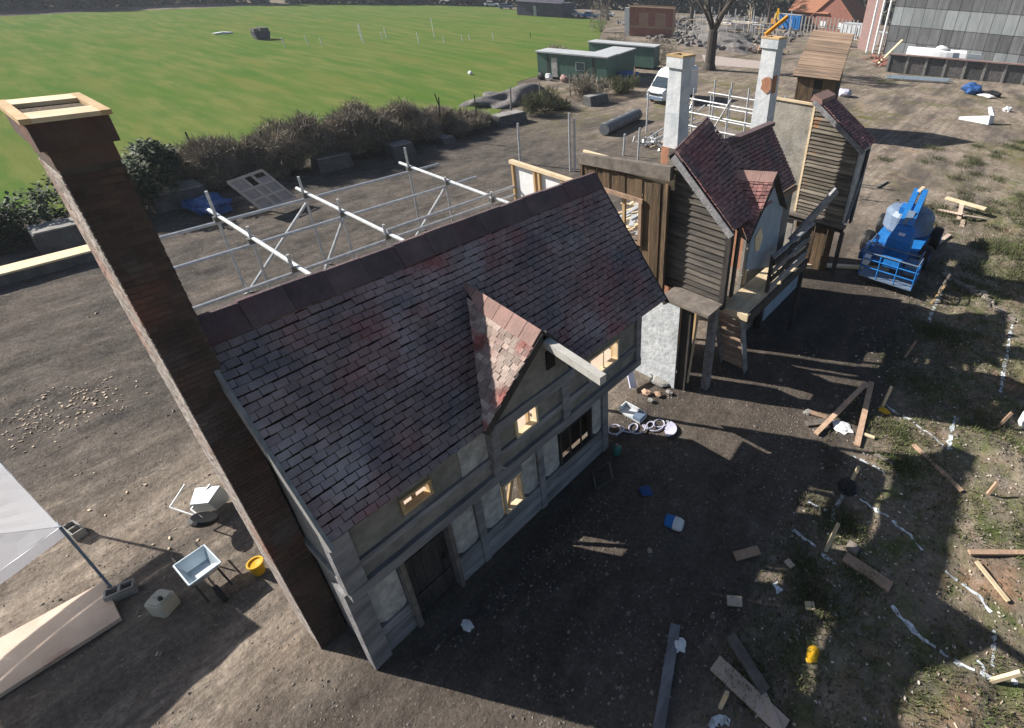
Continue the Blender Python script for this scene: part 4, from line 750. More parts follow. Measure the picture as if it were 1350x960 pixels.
MB().bar((-3.42, 28.2, 2.35), (-3.44, 27.2, 2.4), .16, .18).build('boom_tip', 'pine_pale', bl_)
MB().hexa([(-3.45, 22.0, 1.0), (-2.45, 22.0, 1.0), (-2.55, 23.3, 1.4), (-3.4, 23.3, 1.4), (-3.4, 22.0, 1.9), (-2.5, 22.0, 1.9), (-2.6, 23.2, 2.15), (-3.35, 23.2, 2.15)]).build('jib_box', 'blue', bl_)
MB().box(-3.1, -2.85, 22.4, 22.6, 1.98, 2.04).build('valve_block', 'white', bl_)
fl = MB().box(-3.95, -1.85, 21.0, 21.95, .38, .45).build('basket_floor', 'grey_paint', bl_)
for z in (.85, 1.2, 1.5):
    for a, b in (((-3.95, 21.0), (-1.85, 21.0)), ((-1.85, 21.0), (-1.85, 21.95)), ((-3.95, 21.0), (-3.95, 21.95)), ((-3.95, 21.95), (-1.85, 21.95))): MB().tube((*a, z), (*b, z), .028, 6).build('basket_rail', 'blue' if z < 1.5 else 'grey_paint', bl_)
for x in (-3.95, -3.25, -2.55, -1.85):
    for y in (21.0, 21.95): MB().tube((x, y, .45), (x, y, 1.5), .026, 6).build('basket_post', 'blue', bl_)
MB().box(-3.3, -2.5, 21.02, 21.2, 1.1, 1.5).build('control_box', 'blue', bl_); MB().box(-3.93, -3.7, 21.05, 21.4, .9, 1.25).build('tool_tray', 'white', bl_)
for x0 in (-4.25, -2.55):
    for y0 in (23.4, 22.5): MB().tube((x0, y0, .95), (x0 + .5, y0, .95), .03, 6).tube((x0 + .5 * (x0 > -3), y0, .95), (x0 + .5 * (x0 > -3), y0 + .8, .95), .03, 6).build('step_rail', 'grey_paint', bl_)
MB().box(-4.4, -3.5, 22.3, 23.9, .5, .8).build('side_tank', 'blue_dark', bl_); MB().box(-2.45, -1.9, 22.0, 22.9, .55, .95).build('hose_guard', 'grey_paint', bl_)
# ------------------------------------------------------------------ debris
def plank(p, q, w, t, m, label, cat='plank', z0=.025, z1=.025, group=None, name='plank'):
    a = Vector(on(p, z0 + t / 2 + .01)); b = Vector(on(q, z1 + t / 2 + .01)); return MB().bar(a, b, w, t).build(name, m, **T(label, cat, group))
G_ = 'loose planks and boards on the bank'
plank((-2.13, 11.52, 0), (-1.59, 14.17, 0), .14, .05, 'old_plank', 'brown plank leaning to the right, left one of the crossed pair', group=G_, z1=.35)
plank((-1.07, 11.8, 0), (-1.49, 14.47, 0), .16, .05, 'old_plank', 'brown plank standing nearly upright in the pile, right one of the crossed pair', group=G_, z1=.25)
plank((-2.51, 11.74, 0), (-1.98, 12.31, 0), .2, .03, 'grey_plank', 'dull wide board under the crossed planks', group=G_); plank((-2.61, 12.24, 0), (-2.11, 12.36, 0), .16, .03, 'old_plank', 'thin brown board behind the crossed planks', group=G_); plank((-1.13, 12.34, 0), (-0.76, 12.38, 0), .1, .04, 'pine_pale', 'short pale batten at the foot of the upright plank', group=G_)
plank((-0.59, 11.77, 0), (-0.09, 11.7, 0), .14, .04, 'grey_plank', 'short grey board on grass below the crossed planks', group=G_)
plank((0.18, 12.77, 0), (1.53, 11.88, 0), .12, .04, 'old_plank', 'long thin brown lath running down the bank', group=G_)
plank((-0.28, 8.37, 0), (0.73, 8.26, 0), .26, .06, 'old_plank', 'wide brown board on the grass beside a chalk line', group=G_); plank((-0.32, 8.68, 0), (-0.07, 8.65, 0), .22, .1, 'grey_plank', 'short grey block at the upper end of the wide brown board', group=G_, cat='block')
plank((1.94, 10.15, 0), (2.99, 10.99, 0), .11, .05, 'old_plank', 'brown lath lying level at the right edge', group=G_); plank((2.11, 10.04, 0), (2.8, 9.51, 0), .09, .04, 'pine_pale', 'thin white lath below the level brown lath', group=G_)
plank((-1.54, 4.85, 0), (-0.08, 4.71, 0), .3, .05, 'ply', 'wide pale plywood strip at the lower edge of the photo', group=G_); plank((-0.72, 5.02, 0), (-0.07, 4.55, 0), .13, .04, 'ply', 'narrow plywood strip beside the wide strip', group=G_)
plank((-1.53, 5.41, 0), (-0.58, 4.98, 0), .2, .08, 'grey_plank', 'dark weathered board above the wide plywood strip', group=G_); plank((-2.49, 4.96, 0), (-1.79, 3.4, 0), .2, .05, 'timber', 'long grey board half sunk in dark earth at the lower edge', group=G_)
plank((-2.23, 6.91, 0), (-1.87, 7.37, 0), .2, .05, 'old_plank', 'small brown offcut in the dark earth, larger of two', 'offcut', group='small timber offcuts'); plank((-1.91, 5.99, 0), (-1.65, 6.15, 0), .2, .04, 'ply', 'small pinkish offcut nearer the lower edge', 'offcut', group='small timber offcuts'); plank((-0.58, 6.81, 0), (-0.42, 6.91, 0), .16, .05, 'pine_pale', 'small pale offcut lying in the sunlit tuft', 'offcut', group='small timber offcuts'); plank((-1.28, 7.51, 0), (-1.1, 7.43, 0), .14, .04, 'ply', 'tiny pinkish scrap left of the wide brown board', 'offcut', group='small timber offcuts')
plank((-2.01, 27.15, 0), (-1.68, 29.02, 0), .2, .08, 'ply', 'short pinkish board right of the boom lift', group=G_); plank((-2.08, 25.73, 0), (-1.94, 27.32, 0), .16, .06, 'grey_plank', 'grey board end by the boom lift basket', group=G_); plank((-6.69, 33.8, 0), (-6.52, 35.43, 0), .25, .08, 'grey_plank', 'lone grey board on bare earth beyond the tower house', group=G_)
plank((-6.42, 20.92, 0), (-3.17, 23, 0), .25, .1, 'pine_pale', 'long pale sill timber on the ground before the tower house', 'beam')
G2 = 'wooden marker stakes'
def stake(p, top, w, label, m='pine'):
    a = Vector(on(p, -.05)); return MB().bar(a, Vector(top), w, w, (1, .3, 0)).build('marker_stake', m, **T(label, 'stake', G2))
for p, dx, dy, h, m, l in (((-1.03, 21.29, 0), .25, .5, .75, 'pine', 'sunlit stake in white paint, right of the lift'), ((-0.98, 21.93, 0), .2, .4, 1.0, 'grey_plank', 'thin grey stake behind the sunlit one, right of the lift'), ((-1, 16.85, 0), .15, .35, .6, 'old_plank', 'lone stake in the dark shade between lift and plank pile'), ((-0.94, 13.91, 0), .05, .1, .75, 'pine_pale', 'pale stake at the corner of the lit grass square'), ((1.98, 15.03, 0), .2, .3, .55, 'old_plank', 'stake left of the white object at the right edge'), ((2.07, 12.21, 0), .08, .1, .5, 'old_plank', 'short stake on the sunlit reddish earth'), ((2.67, 7.65, 0), .35, .2, .45, 'pine_pale', 'pale stake at the lowest corner of the chalk lines'), ((-1.13, 4.33, 0), .05, .05, .5, 'pine_pale', 'short white stake beside the wide plywood strip'), ((-0.67, 8.3, 0), .05, .15, .85, 'pine_pale', 'pale stake at the crossing of two chalk lines'), ((-0.83, 10.41, 0), .08, .05, .7, 'pine_pale', 'pale stake behind the black bag'), ((-0.78, 24.29, 0), .1, .1, .9, 'grey_plank', 'grey stake at the dry stone edge')): stake(p, (p[0] + dx, p[1] + dy, h), .07, l, m)
def crumple(p, s, m, label, cat, name, amp=.7, seed=1, dz=.0): return MB().blob(on(p, s[2] * .6 + dz), s, amp * 1.3, 3, seed).build(name, m, **T(label, cat))
crumple((-1.63, 12.28, 0), (.26, .2, .05), 'white', 'crumpled white sheet between the crossed planks', 'sheet', 'white_sheet', .42, 2)
crumple((-0.85, 10.25, 0), (.22, .25, .14), 'black', 'black rubbish bag on the bank', 'bag', 'rubbish_bag', .42, 4)
crumple((-0.12, 6.05, 0), (.11, .16, .03), 'yellow', 'yellow plastic scrap on the bank near the lower edge', 'scrap', 'plastic_scrap', .42, 5)
crumple((-2.23, 4.71, 0), (.12, .12, .06), 'white', 'white paper cup scrap at the end of the sunken grey board', 'scrap', 'paper_scrap', .42, 6)
crumple((-5.72, 2.55, 0), (.13, .09, .04), 'white', 'white glove lying on the dark earth before the door', 'glove', 'work_glove', .42, 7)
crumple((-3.82, 5.92, 0), (.06, .05, .03), 'chip', 'small pale scrap right of the lit patch', 'scrap', 'paper_scrap', .42, 9); crumple((-2.65, 12.21, 0), (.1, .12, .05), 'concrete', 'pale lump beyond the plank pile', 'lump', 'rubble_lump', .42, 10)
crumple((-0.85, 13.74, 0), (.16, .12, .06), 'yellow', 'yellow plastic scrap at the stake foot', 'scrap', 'plastic_scrap', .42, 11)
crumple((3.05, 7.91, 0), (.05, .05, .02), 'white', 'small white scrap at the right edge', 'scrap', 'paper_scrap', .42, 12)
cu = thing('paint_tub', on((-3.81, 6.73, 0)), 'blue and white paint tub lying on its side on the dark earth', 'tub'); cx_, cy_, cz_ = on((-3.81, 6.73, 0)); MB().lathe([(.13, 0), (.14, .02), (.15, .2), (.13, .2)], (cx_ - .1, cy_ - .05, cz_ + .15), 12, (.9, .2, .05)).build('tub', 'blue', cu); MB().lathe([(.15, 0), (.15, .12), (.12, .2)], (cx_ + .1, cy_, cz_ + .15), 12, (.9, .2, .05)).build('lining', 'white', cu)
crumple((-4.81, 7.11, 0), (.16, .12, .07), 'blue_dark', 'dark blue rag on earth before the house end', 'rag', 'blue_rag', .42, 13)
def coil():
    mb = MB(); x, y, _ = (-6.69, 8.04, 0); e = (-5.64, 9.29, 0); pts = []
    for i in range(130): t = i / 129; rr = .13 + .07 * math.sin(t * 17 + 1) + .04 * math.sin(t * 41); pts.append(Vector((x + (e[0] - x) * t + rr * math.cos(t * 40 + math.sin(t * 9)), y + (e[1] - y) * t + rr * 1.2 * math.sin(t * 40 + math.sin(t * 9)), .05 + .03 * math.sin(t * 13))))
    for a, b in zip(pts, pts[1:]): mb.tube(a, b, .022, 5)
    mb.build('cable', 'lilac', **T('pale lilac coiled cable on the ground at the house corner', 'cable'))
coil()
fan = MB(); c_ = Vector((-5.55, 9.07, 0)); 
for k in range(9): t = -.8 + k * .3; fan.bar(c_ + Vector((0, 0, .03 + .004 * k)), c_ + Vector((.3 * math.cos(t), .3 * math.sin(t), .10)), .09, .012)
fan.build('cable_fan', 'lilac', **T('fan of flat lilac strips at the end of the coiled cable', 'strips'))
wt = thing('white_toolbox', (-6.62, 8.97, 0), 'white open toolbox beside the coiled cable', 'toolbox'); wx, wy, _ = (-6.62, 8.97, 0)
MB().box(wx - .4, wx + .35, wy - .16, wy + .16, .02, .08).build('base', 'render_white', wt); MB().box(wx - .4, wx + .35, wy + .13, wy + .16, .082, .22).build('back', 'render_white', wt); MB().box(wx - .4, wx - .37, wy - .16, wy + .128, .082, .22).build('end_plate', 'render_white', wt); MB().box(wx + .1, wx + .35, wy - .16, wy + .128, .082, .18).build('tray', 'grey_paint', wt)
bt = thing('gas_bottle', (-6.12, 7.6, 0), 'small green bottle standing at the house corner', 'bottle'); MB().lathe([(.1, .01), (.12, .05), (.12, .24), (.06, .3)], (-6.12, 7.6, 0), 12).build('body', 'teal', bt); MB().lathe([(.03, .3), (.03, .36)], (-6.12, 7.6, 0), 8).build('valve', 'pink', bt)
lf = Vector((-7.27, 9.81, 0)); MB().bar(lf + Vector((0, 0, .1)), lf + Vector((-.55, .4, .65)), .3, .04, (1, 0, .3)).build('leaning_board', 'lilac', **T('lilac grey board leaning at the plastered panel foot', 'board'))
mf = thing('metal_frame', (-5.9, 6.85, 0), 'dark square metal frame lying against the house plinth', 'frame'); fx, fy, _ = (-5.9, 6.85, 0); fq = [Vector((fx - .3, fy - .1, .03)), Vector((fx + .1, fy - .45, .03)), Vector((fx + .35, fy - .1, .25)), Vector((fx - .05, fy + .25, .25))]
for i in range(4): MB().bar(fq[i], fq[(i + 1) % 4], .04, .04).build('bar', 'coupler', mf)
for i, (p, s) in enumerate((((-6.83, 10.6, 0), .34), ((-6.53, 10.09, 0), .14), ((-6.31, 10.35, -0), .12), ((-6.86, 9.92, 0), .16), ((-6.56, 9.74, 0), .1))): MB().blob((p[0], p[1], .08), (s, s * .7, s * .4), .5, 2, i + 20).build('rubble_lump', 'old_plank' if i % 2 else 'concrete', **T(('largest sunlit rubble lump at the panel foot', 'rounded rubble lump before the largest one', 'small rubble lump right of the rounded one', 'dark rubble lump left near the lilac board', 'smallest rubble lump near the toolbox')[i], 'rubble lump', 'rubble at the passage'))
tp = thing('work_trestle', (-1.85, 31.54, 0), 'broken pale timber trestle lying right of the boom lift', 'trestle'); tx, ty, _ = (-1.85, 31.54, 0)
MB().bar((tx - .9, ty + 1.9, .5), (tx + 1.2, ty + 1.5, .5), .4, .08).build('top', 'pine_pale', tp)
for a, b in (((0, 1.6, .45), (.2, 0, .05)), ((-1.0, .9, .05), (.3, .2, .35)), ((1.3, 1.2, .05), (.3, .2, .3)), ((.4, .2, .05), (.5, -.9, .05))): MB().bar((tx + a[0], ty + a[1], a[2]), (tx + b[0], ty + b[1], b[2]), .22, .06).build('leg', 'ply', tp)
wo = MB(); wx, wy, _ = (2.6, 15.67, 0); wo.lathe([(.12, 0), (.16, .1), (.15, .45), (.08, .55)], (wx, wy, .02), 10); wo.build('white_drum', 'render_white', **T('pale blue white drum at the right edge on the bank', 'drum'))
# white boat-shaped sheet and far things on the right
bs = Vector((-4.48, 59.56, 0)); sh = MB(); sh.hexa([bs + Vector(v) for v in ((-1.6, -.2, .02), (1.0, -.6, .02), (1.3, .5, .02), (-1.5, .1, .02), (-1.6, -.15, .25), (.9, -.4, .8), (1.2, .4, .75), (-1.5, .08, .25))]); sh.hexa([bs + Vector(v) for v in ((.75, .0, .8), (1.2, -.1, .8), (1.25, .35, .78), (.8, .38, .8), (.45, .3, 1.35), (.75, .2, 1.45), (.8, .45, 1.45), (.5, .5, 1.4))]); sh.build('white_tarpaulin', 'white', **T('white folded sheet lying on the grass far right', 'sheet'))
bq = Vector((-7.33, 75.89, 0)); mb = MB().blob(bq + Vector((0, 0, .5)), (1.0, .8, .7), .6, 2, 31); mb.build('tarpaulin', 'blue_dark', **T('blue tarpaulin heap before the low fence at far right', 'tarpaulin'))
MB().blob(bq + Vector((1.8, -1.2, .2)), (.9, .5, .2), .5, 2, 33).build('sack', 'white', **T('small white sack beside the blue tarpaulin', 'sack')); MB().blob(bq + Vector((2.0, .1, .3)), (1.2, .5, .35), .6, 2, 34).build('rubbish_heap', 'black', **T('small dark heap right of the blue tarpaulin', 'heap')); crumple((-2.79, 67.6, 0), (.4, .4, .3), 'white', 'small white lump on grass right of the white sheet', 'lump', 'white_lump', .5, 35)
MB().blob(Vector((-18.18, 62.13, 0)) + Vector((0, 0, .35)), (.8, .8, .5), .3, 2, 36).build('white_bag', 'lilac', **T('pale bag on the ground behind the tower roof', 'bag'))
# dry stone edge and stones
edge = MB()
for i in range(120):
    t = i / 119; a, b = ((1240, 368), (1335, 428)); q = on((-.3 + 0, 0)); 
    p0_, p1_ = (-1.12, 24.27, 0), (1.77, 21.66, 0); x = p0_[0] + (p1_[0] - p0_[0]) * t + rnd(-.15, .15) + .25 * math.sin(t * 3); y = p0_[1] + (p1_[1] - p0_[1]) * t + rnd(-.15, .15); r = rnd(.04, .12); edge.obox(on((x, y), r * .5), (r * 2, r * 1.5, r), Matrix.Rotation(rnd(0, 3), 3, (rnd(-.3, .3), rnd(-.3, .3), 1)))
edge.build('stone_edging', 'pebble', kind='stuff')
pb_ = MB()
def scatter(n, xa, xb, ya, yb, r0, r1):
    for _ in range(n):
        x, y = rnd(xa, xb), rnd(ya, yb); r = rnd(r0, r1) * (1 if rnd(0, 1) < .93 else 1.8)
        if -9.3 < x < -5.9 and .6 < y < 8.5: continue
        if noise.noise(Vector((x * .5, y * .5, 7))) + .5 * noise.noise(Vector((x * 1.7, y * 1.7, 1))) < rnd(-.25, .35): continue
        c = Vector(on((x, y), r * .2)); a = [c + Vector((math.cos(k * 1.57 + x) * r * rnd(.7, 1.2), math.sin(k * 1.57 + x) * r * rnd(.7, 1.2), 0)) for k in range(4)]; tq = c + Vector((rnd(-.3, .3) * r, rnd(-.3, .3) * r, r * rnd(.4, .8)))
        for k in range(4): pb_.poly([a[k], a[(k + 1) % 4], tq])
scatter(6000, -7, 4, -2, 14, .012, .035); scatter(7000, -18, -5, -4, 9, .008, .024); scatter(2600, -4, 6, 12, 34, .02, .06); scatter(900, -36, -14, 0, 34, .02, .05)
pb_.build('gravel_scatter', 'pebble', kind='stuff')
ch_ = MB()
for _ in range(620):
    if rnd(0, 1) < .35: x, y = rnd(-2.2, 4), rnd(2, 22)
    elif rnd(0, 1) < .5: p = random.choice(((-19.16, -0.87, 0), (-18.91, 0, 0))); x, y = p[0] + random.gauss(0, .7), p[1] + random.gauss(0, .5)
    else: x, y = rnd(-16, -9), rnd(-2, 12)
    if -9.3 < x < -5.9 and .6 < y < 8.5: continue
    l = rnd(.025, .09); ch_.obox(on((x, y), .015), (l, rnd(.015, .05), .012), Matrix.Rotation(rnd(0, 6.3), 3, (rnd(-.3, .3), rnd(-.3, .3), 1)))
ch_.build('wood_chips', 'chip', kind='stuff')
lt = MB()
for _ in range(14000):
    x, y = rnd(-2.6, 6), rnd(1, 32)
    if rnd(0, 1) > sst(-2.6, .3, x): continue
    c = Vector(on((x, y), .012 + rnd(0, .02))); a = rnd(0, 6.28); r = rnd(.014, .055); d = Vector((math.cos(a), math.sin(a), rnd(-.3, .3))) * r; e = Vector((-math.sin(a), math.cos(a), rnd(-.3, .5))) * r * rnd(.3, .8); lt.poly([c - d, c - e, c + d, c + e])
lt.build('leaf_litter', 'litter', kind='stuff')
gr = MB()
for _ in range(6500):
    x, y = rnd(-1.8, 5.5), rnd(2, 34)
    dens = noise.noise(Vector((x * .55, y * .4, 3.3))) + sst(-1.5, 1.5, x) * .25
    if dens < .10: continue
    for k in range(9):
        p = Vector(on((x + rnd(-.12, .12), y + rnd(-.12, .12)), -.01)); a = rnd(0, 6.28); h = rnd(.05, .16); w = Vector((math.cos(a), math.sin(a), 0)) * .011; ln_ = Vector((rnd(-.08, .08), rnd(-.08, .08), h)); gr.poly([p - w, p + w, p + ln_])
for p, n_, sp, hh in (((-0.44, 7.07, 0), 300, .3, .2), ((-0.59, 9.19, 0), 340, .35, .22), ((-0.03, 11.78, 0), 260, .3, .2), ((-0.4, 19.15, -0), 500, .5, .25), ((0.18, 8.12, 0), 220, .3, .18), ((-0.92, 4.95, 0), 300, .35, .2), ((-0.94, 7.7, 0), 220, .3, .18), ((-0.44, 12.99, 0), 300, .4, .2), ((1.54, 14.91, 0), 260, .45, .2), ((-0.52, 15.6, 0), 300, .5, .2), ((0.7, 28.91, 0), 400, .8, .3), ((0.44, 23.25, 0), 300, .6, .25), ((-0.51, 5.88, 0), 200, .4, .15)):
    for k in range(n_ * 3):
        q = Vector(on((p[0] + random.gauss(0, sp), p[1] + random.gauss(0, sp * .8)), -.01)); a = rnd(0, 6.28); w = Vector((math.cos(a), math.sin(a), 0)) * .012; gr.poly([q - w, q + w, q + Vector((rnd(-.12, .12), rnd(-.12, .12), rnd(.3, 1) * hh))])
gr.build('grass_tufts', 'grass', kind='stuff')
bs_ = MB()
for k in range(60):
    p = Vector(random.choice(((-1.56, 41.97, 0), (0.33, 36.36, 0), (-1.64, 33.13, 0), (-0.67, 53.01, 0), (0.28, 29.66, 0), (-2.97, 45.27, 0), (1.45, 29.55, 0), (-4.57, 42.56, 0)))); cx_, cy_ = p.x + random.gauss(0, 1.4), p.y + random.gauss(0, 2.2)
    for j in range(170):
        q = Vector((cx_ + random.gauss(0, .35), cy_ + random.gauss(0, .35), 0)); q.z = gh(q.x, q.y) - .01; a = Vector((rnd(-1, 1), rnd(-1, 1), rnd(.1, 1.3))).normalized(); l = rnd(.12, .5); w = a.cross(Vector((rnd(-1, 1), rnd(-1, 1), .5))).normalized() * rnd(.008, .02); bs_.poly([q - w, q + w, q + a * l])
bs_.build('bank_scrub', 'bramble_green', kind='stuff')
# ------------------------------------------------------------------ cabins, van, tree
u = Vector((.946, .323, 0)); v = Vector((-.323, .946, 0))
def cabin(o0, L, D, H, label, doors, side='green_paint'):
    o0 = Vector((*o0, 0)); t = thing('site_cabin', o0 + u * L / 2, label, 'cabin', 'green site cabins')
    def bx(a0, a1, b0, b1, z0, z1): p = [o0 + u * a + v * b for a, b in ((a0, b0), (a1, b0), (a1, b1), (a0, b1))]; return MB().hexa([q + Vector((0, 0, z0)) for q in p] + [q + Vector((0, 0, z1)) for q in p])
    bx(0, L, 0, D, .25, H).build('body', side, t); bx(-.15, L + .15, -.2, D + .15, H, H + .14).build('roof', 'roof_grey', t)
    for a, w, kind in doors:
        if kind == 'w': f = bx(a, a + w, -.05, 0, 1.2, 2.1).build('window', 'roof_grey', t); bx(a + .08, a + w - .08, -.07, -.05, 1.28, 2.02).build('pane', 'glass', f)
        elif kind == 'b': bx(a, a + w, -.03, 0, .3, H - .05).build('post', 'timber_dark', t)
        else: bx(a, a + w, -.04, 0, .3, 2.3).build('door', 'plaster', t)
    for a in (.4, L - .6): bx(a, a + .25, .3, D - .3, 0, .25).build('foot', 'concrete_dark', t)
    return t
cabin((-47.9, 44.7), 8.4, 2.9, 2.75, 'green site cabin with window and pale roof, front one facing the yard', ((1.2, .22, 'b'), (1.75, .7, 'd'), (4.7, 1.1, 'w'), (6.7, .25, 'b')))
o2 = Vector((-47.9, 44.7, 0)) + u * 5.7 + v * 3.0; cabin((o2.x, o2.y), 2.7, 6.5, 2.7, 'green side cabin with shaded end wall, joining the two cabins', (), 'green_paint')
o3 = Vector((-47.9, 44.7, 0)) + u * 1.0 + v * 12.5; cabin((o3.x, o3.y), 9.0, 2.6, 2.7, 'rear green site cabin with pale roof edge, farthest of the cabins', ((3.4, .3, 'b'),))
MB().box(-40.2, -38.6, 49.6, 51.5, .02, 1.1).build('blue_bin', 'blue_dark', **T('blue bin by the shaded end of the green cabin', 'bin'))
for i, (dx, m, l) in enumerate(((.8, 'black', 'small black bin at the left foot of the cabin'), (1.7, 'white', 'white sack heap at the foot of the cabin wall'), (3.6, 'pink', 'pinkish sack under the cabin window'))): p = Vector((-47.9, 44.7, 0)) + u * dx - v * .8; MB().blob((p.x, p.y, .35), (.5, .4, .45), .3, 2, 50 + i).build('sack', m, **T(l, 'sack'))
vn = thing('camper_van', (-30.5, 46.2, 0), 'white high roofed camper van facing the camera, left of the white chimney', 'van')
def sect(y, w, z0, z1, r): return [(-30.5 + x, y, z) for x, z in ((-w, z0), (w, z0), (w, z1 - r), (w - r, z1), (-w + r, z1), (-w, z1 - r))]
mb = MB(); ss = [sect(43.3, .95, .45, 1.15, .12), sect(43.9, 1.05, .4, 1.45, .15), sect(44.75, 1.05, .4, 2.35, .2), sect(45.3, 1.05, .4, 2.95, .3), sect(46.4, 1.08, .4, 3.1, .25), sect(49.3, 1.08, .4, 3.05, .22)]
b = len(mb.v); [mb.v.extend(s_) for s_ in ss]
for k in range(5):
    for i in range(6): mb.f.append((k * 6 + i, k * 6 + (i + 1) % 6, k * 6 + 6 + (i + 1) % 6, k * 6 + 6 + i))
mb.f.append(tuple(range(6))[::-1]); mb.f.append(tuple(range(30, 36))); mb.build('body', 'van', vn)
MB().hexa([(-31.35, 43.86, 1.5), (-29.65, 43.86, 1.5), (-29.65, 44.7, 2.28), (-31.35, 44.7, 2.28), (-31.35, 43.84, 1.52), (-29.65, 43.84, 1.52), (-29.72, 44.66, 2.33), (-31.28, 44.66, 2.33)]).build('windscreen', 'glass', vn)
for s_ in (-1, 1):
    MB().prism([(-30.5 + 1.065 * s_, 44.2, 1.5), (-30.5 + 1.065 * s_, 45.4, 1.5), (-30.5 + 1.065 * s_, 45.4, 2.1), (-30.5 + 1.065 * s_, 44.8, 2.1)], (.02 * s_, 0, 0)).build('side_window', 'glass', vn)
    MB().box(-30.5 + .72 * s_ - .16, -30.5 + .72 * s_ + .16, 43.25, 43.3, .85, 1.05).build('headlight', 'glass', vn)
    for y in (44.2, 48.2): w = MB().lathe([(.15, -.1), (.33, -.11), (.35, 0), (.33, .11), (.15, .1)], (-30.5 + .95 * s_, y, .35), 14, (1, 0, 0)).build('wheel', 'black', vn)
    MB().box(-30.5 + 1.1 * s_ - .1, -30.5 + 1.1 * s_ + .1, 44.25, 44.35, 1.55, 1.85).build('mirror', 'black', vn)
MB().box(-31.45, -29.55, 43.18, 43.3, .42, .7).build('bumper', 'grey_paint', vn); MB().box(-31.0, -30.0, 43.24, 43.29, .82, 1.0).build('grille', 'black', vn)
# bare tree
tr = thing('bare_tree', (-37.9, 66.2, 0), 'large leafless tree with thick forked trunk behind the white van', 'tree')
tk = MB(); cr = MB(); base = Vector((-37.9, 66.2, -.1))
tk.tube(base, base + Vector((.05, 0, 1)), 1.05, 12, .68, caps=False).tube(base + Vector((.05, 0, 1)), base + Vector((.1, .1, 4.8)), .68, 12, .6)
def branch(p, d, r, l, n, mb):
    if n == 0 or r < .012: return
    q = p + d * l; mb.tube(p, q, r, 8 if r > .1 else 4, r * .72, caps=False)
    for k in range(2 if n > 5 else 3):
        nd = (d + Vector((rnd(-.62, .62), rnd(-.62, .62), rnd(-.25, .45)))).normalized(); branch(p.lerp(q, rnd(.75, 1) if k else 1), nd, r * (.74 if k == 0 else rnd(.5, .66)), l * rnd(.72, .88), n - 1, mb)
top = base + Vector((.1, .1, 4.7))
for d, r in (((-.42, .1, .9), .44), ((.5, -.1, .86), .42), ((.1, .4, .9), .3), ((-.2, -.5, .8), .22)): branch(top, Vector(d).normalized(), r, 2.6, 8, cr)
tk.build('trunk', 'bark', tr); cr.build('crown', 'bark', tr)
for dx, dy, rz, sc_, l in ((-42, 62, 1.0, .8, 'bare tree left behind the brick shell'), (-26, 74, 2.2, .75, 'bare tree behind the distant scaffold'), (-10, 84, 3.1, .85, 'bare tree behind the grey mounds'), (-58, 48, 4.0, .6, 'small bare tree at the right end of the dark barn'), (6, 96, 5.0, .7, 'bare tree left of the red gabled house')):
    c = tree_copy(tr, (dx, dy, 0), None, rz, label=l, group='bare trees behind the site'); c.scale = (sc_, sc_, sc_)
# ------------------------------------------------------------------ far buildings on the right
wh = thing('warehouse', (-8, 106, 0), 'huge grey sheet clad warehouse with pale band, at the upper right corner', 'warehouse')
wa = Vector((-26.2, 107.6, 0)); wd = Vector((1, -.10, 0)).normalized(); wn = Vector((-.10, -1, 0)).normalized()
def wq(a0, a1, z0, z1, d=.0, th=.06): p = [wa + wd * a + wn * b for a, b in ((a0, d + th), (a1, d + th), (a1, d), (a0, d))]; return MB().hexa([q + Vector((0, 0, z0)) for q in p] + [q + Vector((0, 0, z1)) for q in p])
wq(0, 44, 0, 15, -12, 11.9).build('core', 'clad', wh)
zz = (0, 2.2, 4.7, 7.6, 11, 15); cw = 1.75
for r in range(5):
    for k in range(24): wq(k * cw + .03, k * cw + cw - .03, zz[r] + .04, zz[r + 1] - .04, 0, rnd(.04, .12)).build('panel', 'clad_pale' if r == 2 or (r == 0 and k % 3) else 'clad', wh)
for k in range(3): p = wa + wd * (-.5 - k * 1.1) + wn * (.3 + .2 * k); MB().tube(p, p + Vector((0, 0, 15)), .2, 8).build('downpipe', 'white', wh)
MB().hexa([wa + wd * a + wn * b + Vector((0, 0, z)) for z in (0, 15) for a, b in ((-6, -3), (-2.9, -3), (-2.9, -3.2), (-6, -3.2))]).build('side_wall', 'pink', wh)
fe = thing('low_fence_wall', (-11, 88, 0), 'long low grey panelled wall with pale posts before the warehouse', 'fence')
fa, fb = Vector((-19.72, 85.35, 0)), Vector((-2.69, 89.89, 0)); fb = fa + (fb - fa) * 1.25; fd = (fb - fa).normalized(); fn = Vector((fd.y, -fd.x, 0)); Lf = (fb - fa).length
def fq(a0, a1, z0, z1, d0, d1): p = [fa + fd * a + fn * b for a, b in ((a0, d0), (a1, d0), (a1, d1), (a0, d1))]; return MB().hexa([q + Vector((0, 0, z0)) for q in p] + [q + Vector((0, 0, z1)) for q in p])
for k in range(9): w = Lf / 9; fq(k * w + .15, (k + 1) * w - .15, .05, 2.3, -.05, .05 + rnd(0, .04)).build('panel', 'gravel' if k % 2 else 'concrete_dark', fe); fq(k * w - .15, k * w + .15, 0, 2.35, -.08, .16).build('post', 'concrete', fe)
fq(-.2, Lf, 2.36, 2.5, -.25, .35).build('coping', 'pink', fe)
bo = thing('covered_boat', (-15.5, 89.5, 0), 'long white covered boat showing over the low panelled wall', 'boat')
b0 = fa + fd * 2.2 - fn * 2.5; hb_ = MB(); n = 9; ring = []
for k in range(n + 1):
    t = k / n; w = 1.3 * math.sin(math.pi * min(1, .12 + t * .95)) ** .5 if t < 1 else .5; c = b0 + fd * (t * 7.6); ring.append([c + fn * x * w + Vector((0, 0, z)) for x, z in ((-1, 2.4), (-.7, 3.0), (0, 3.35), (.7, 3.0), (1, 2.4), (.6, 1.4), (-.6, 1.4))])
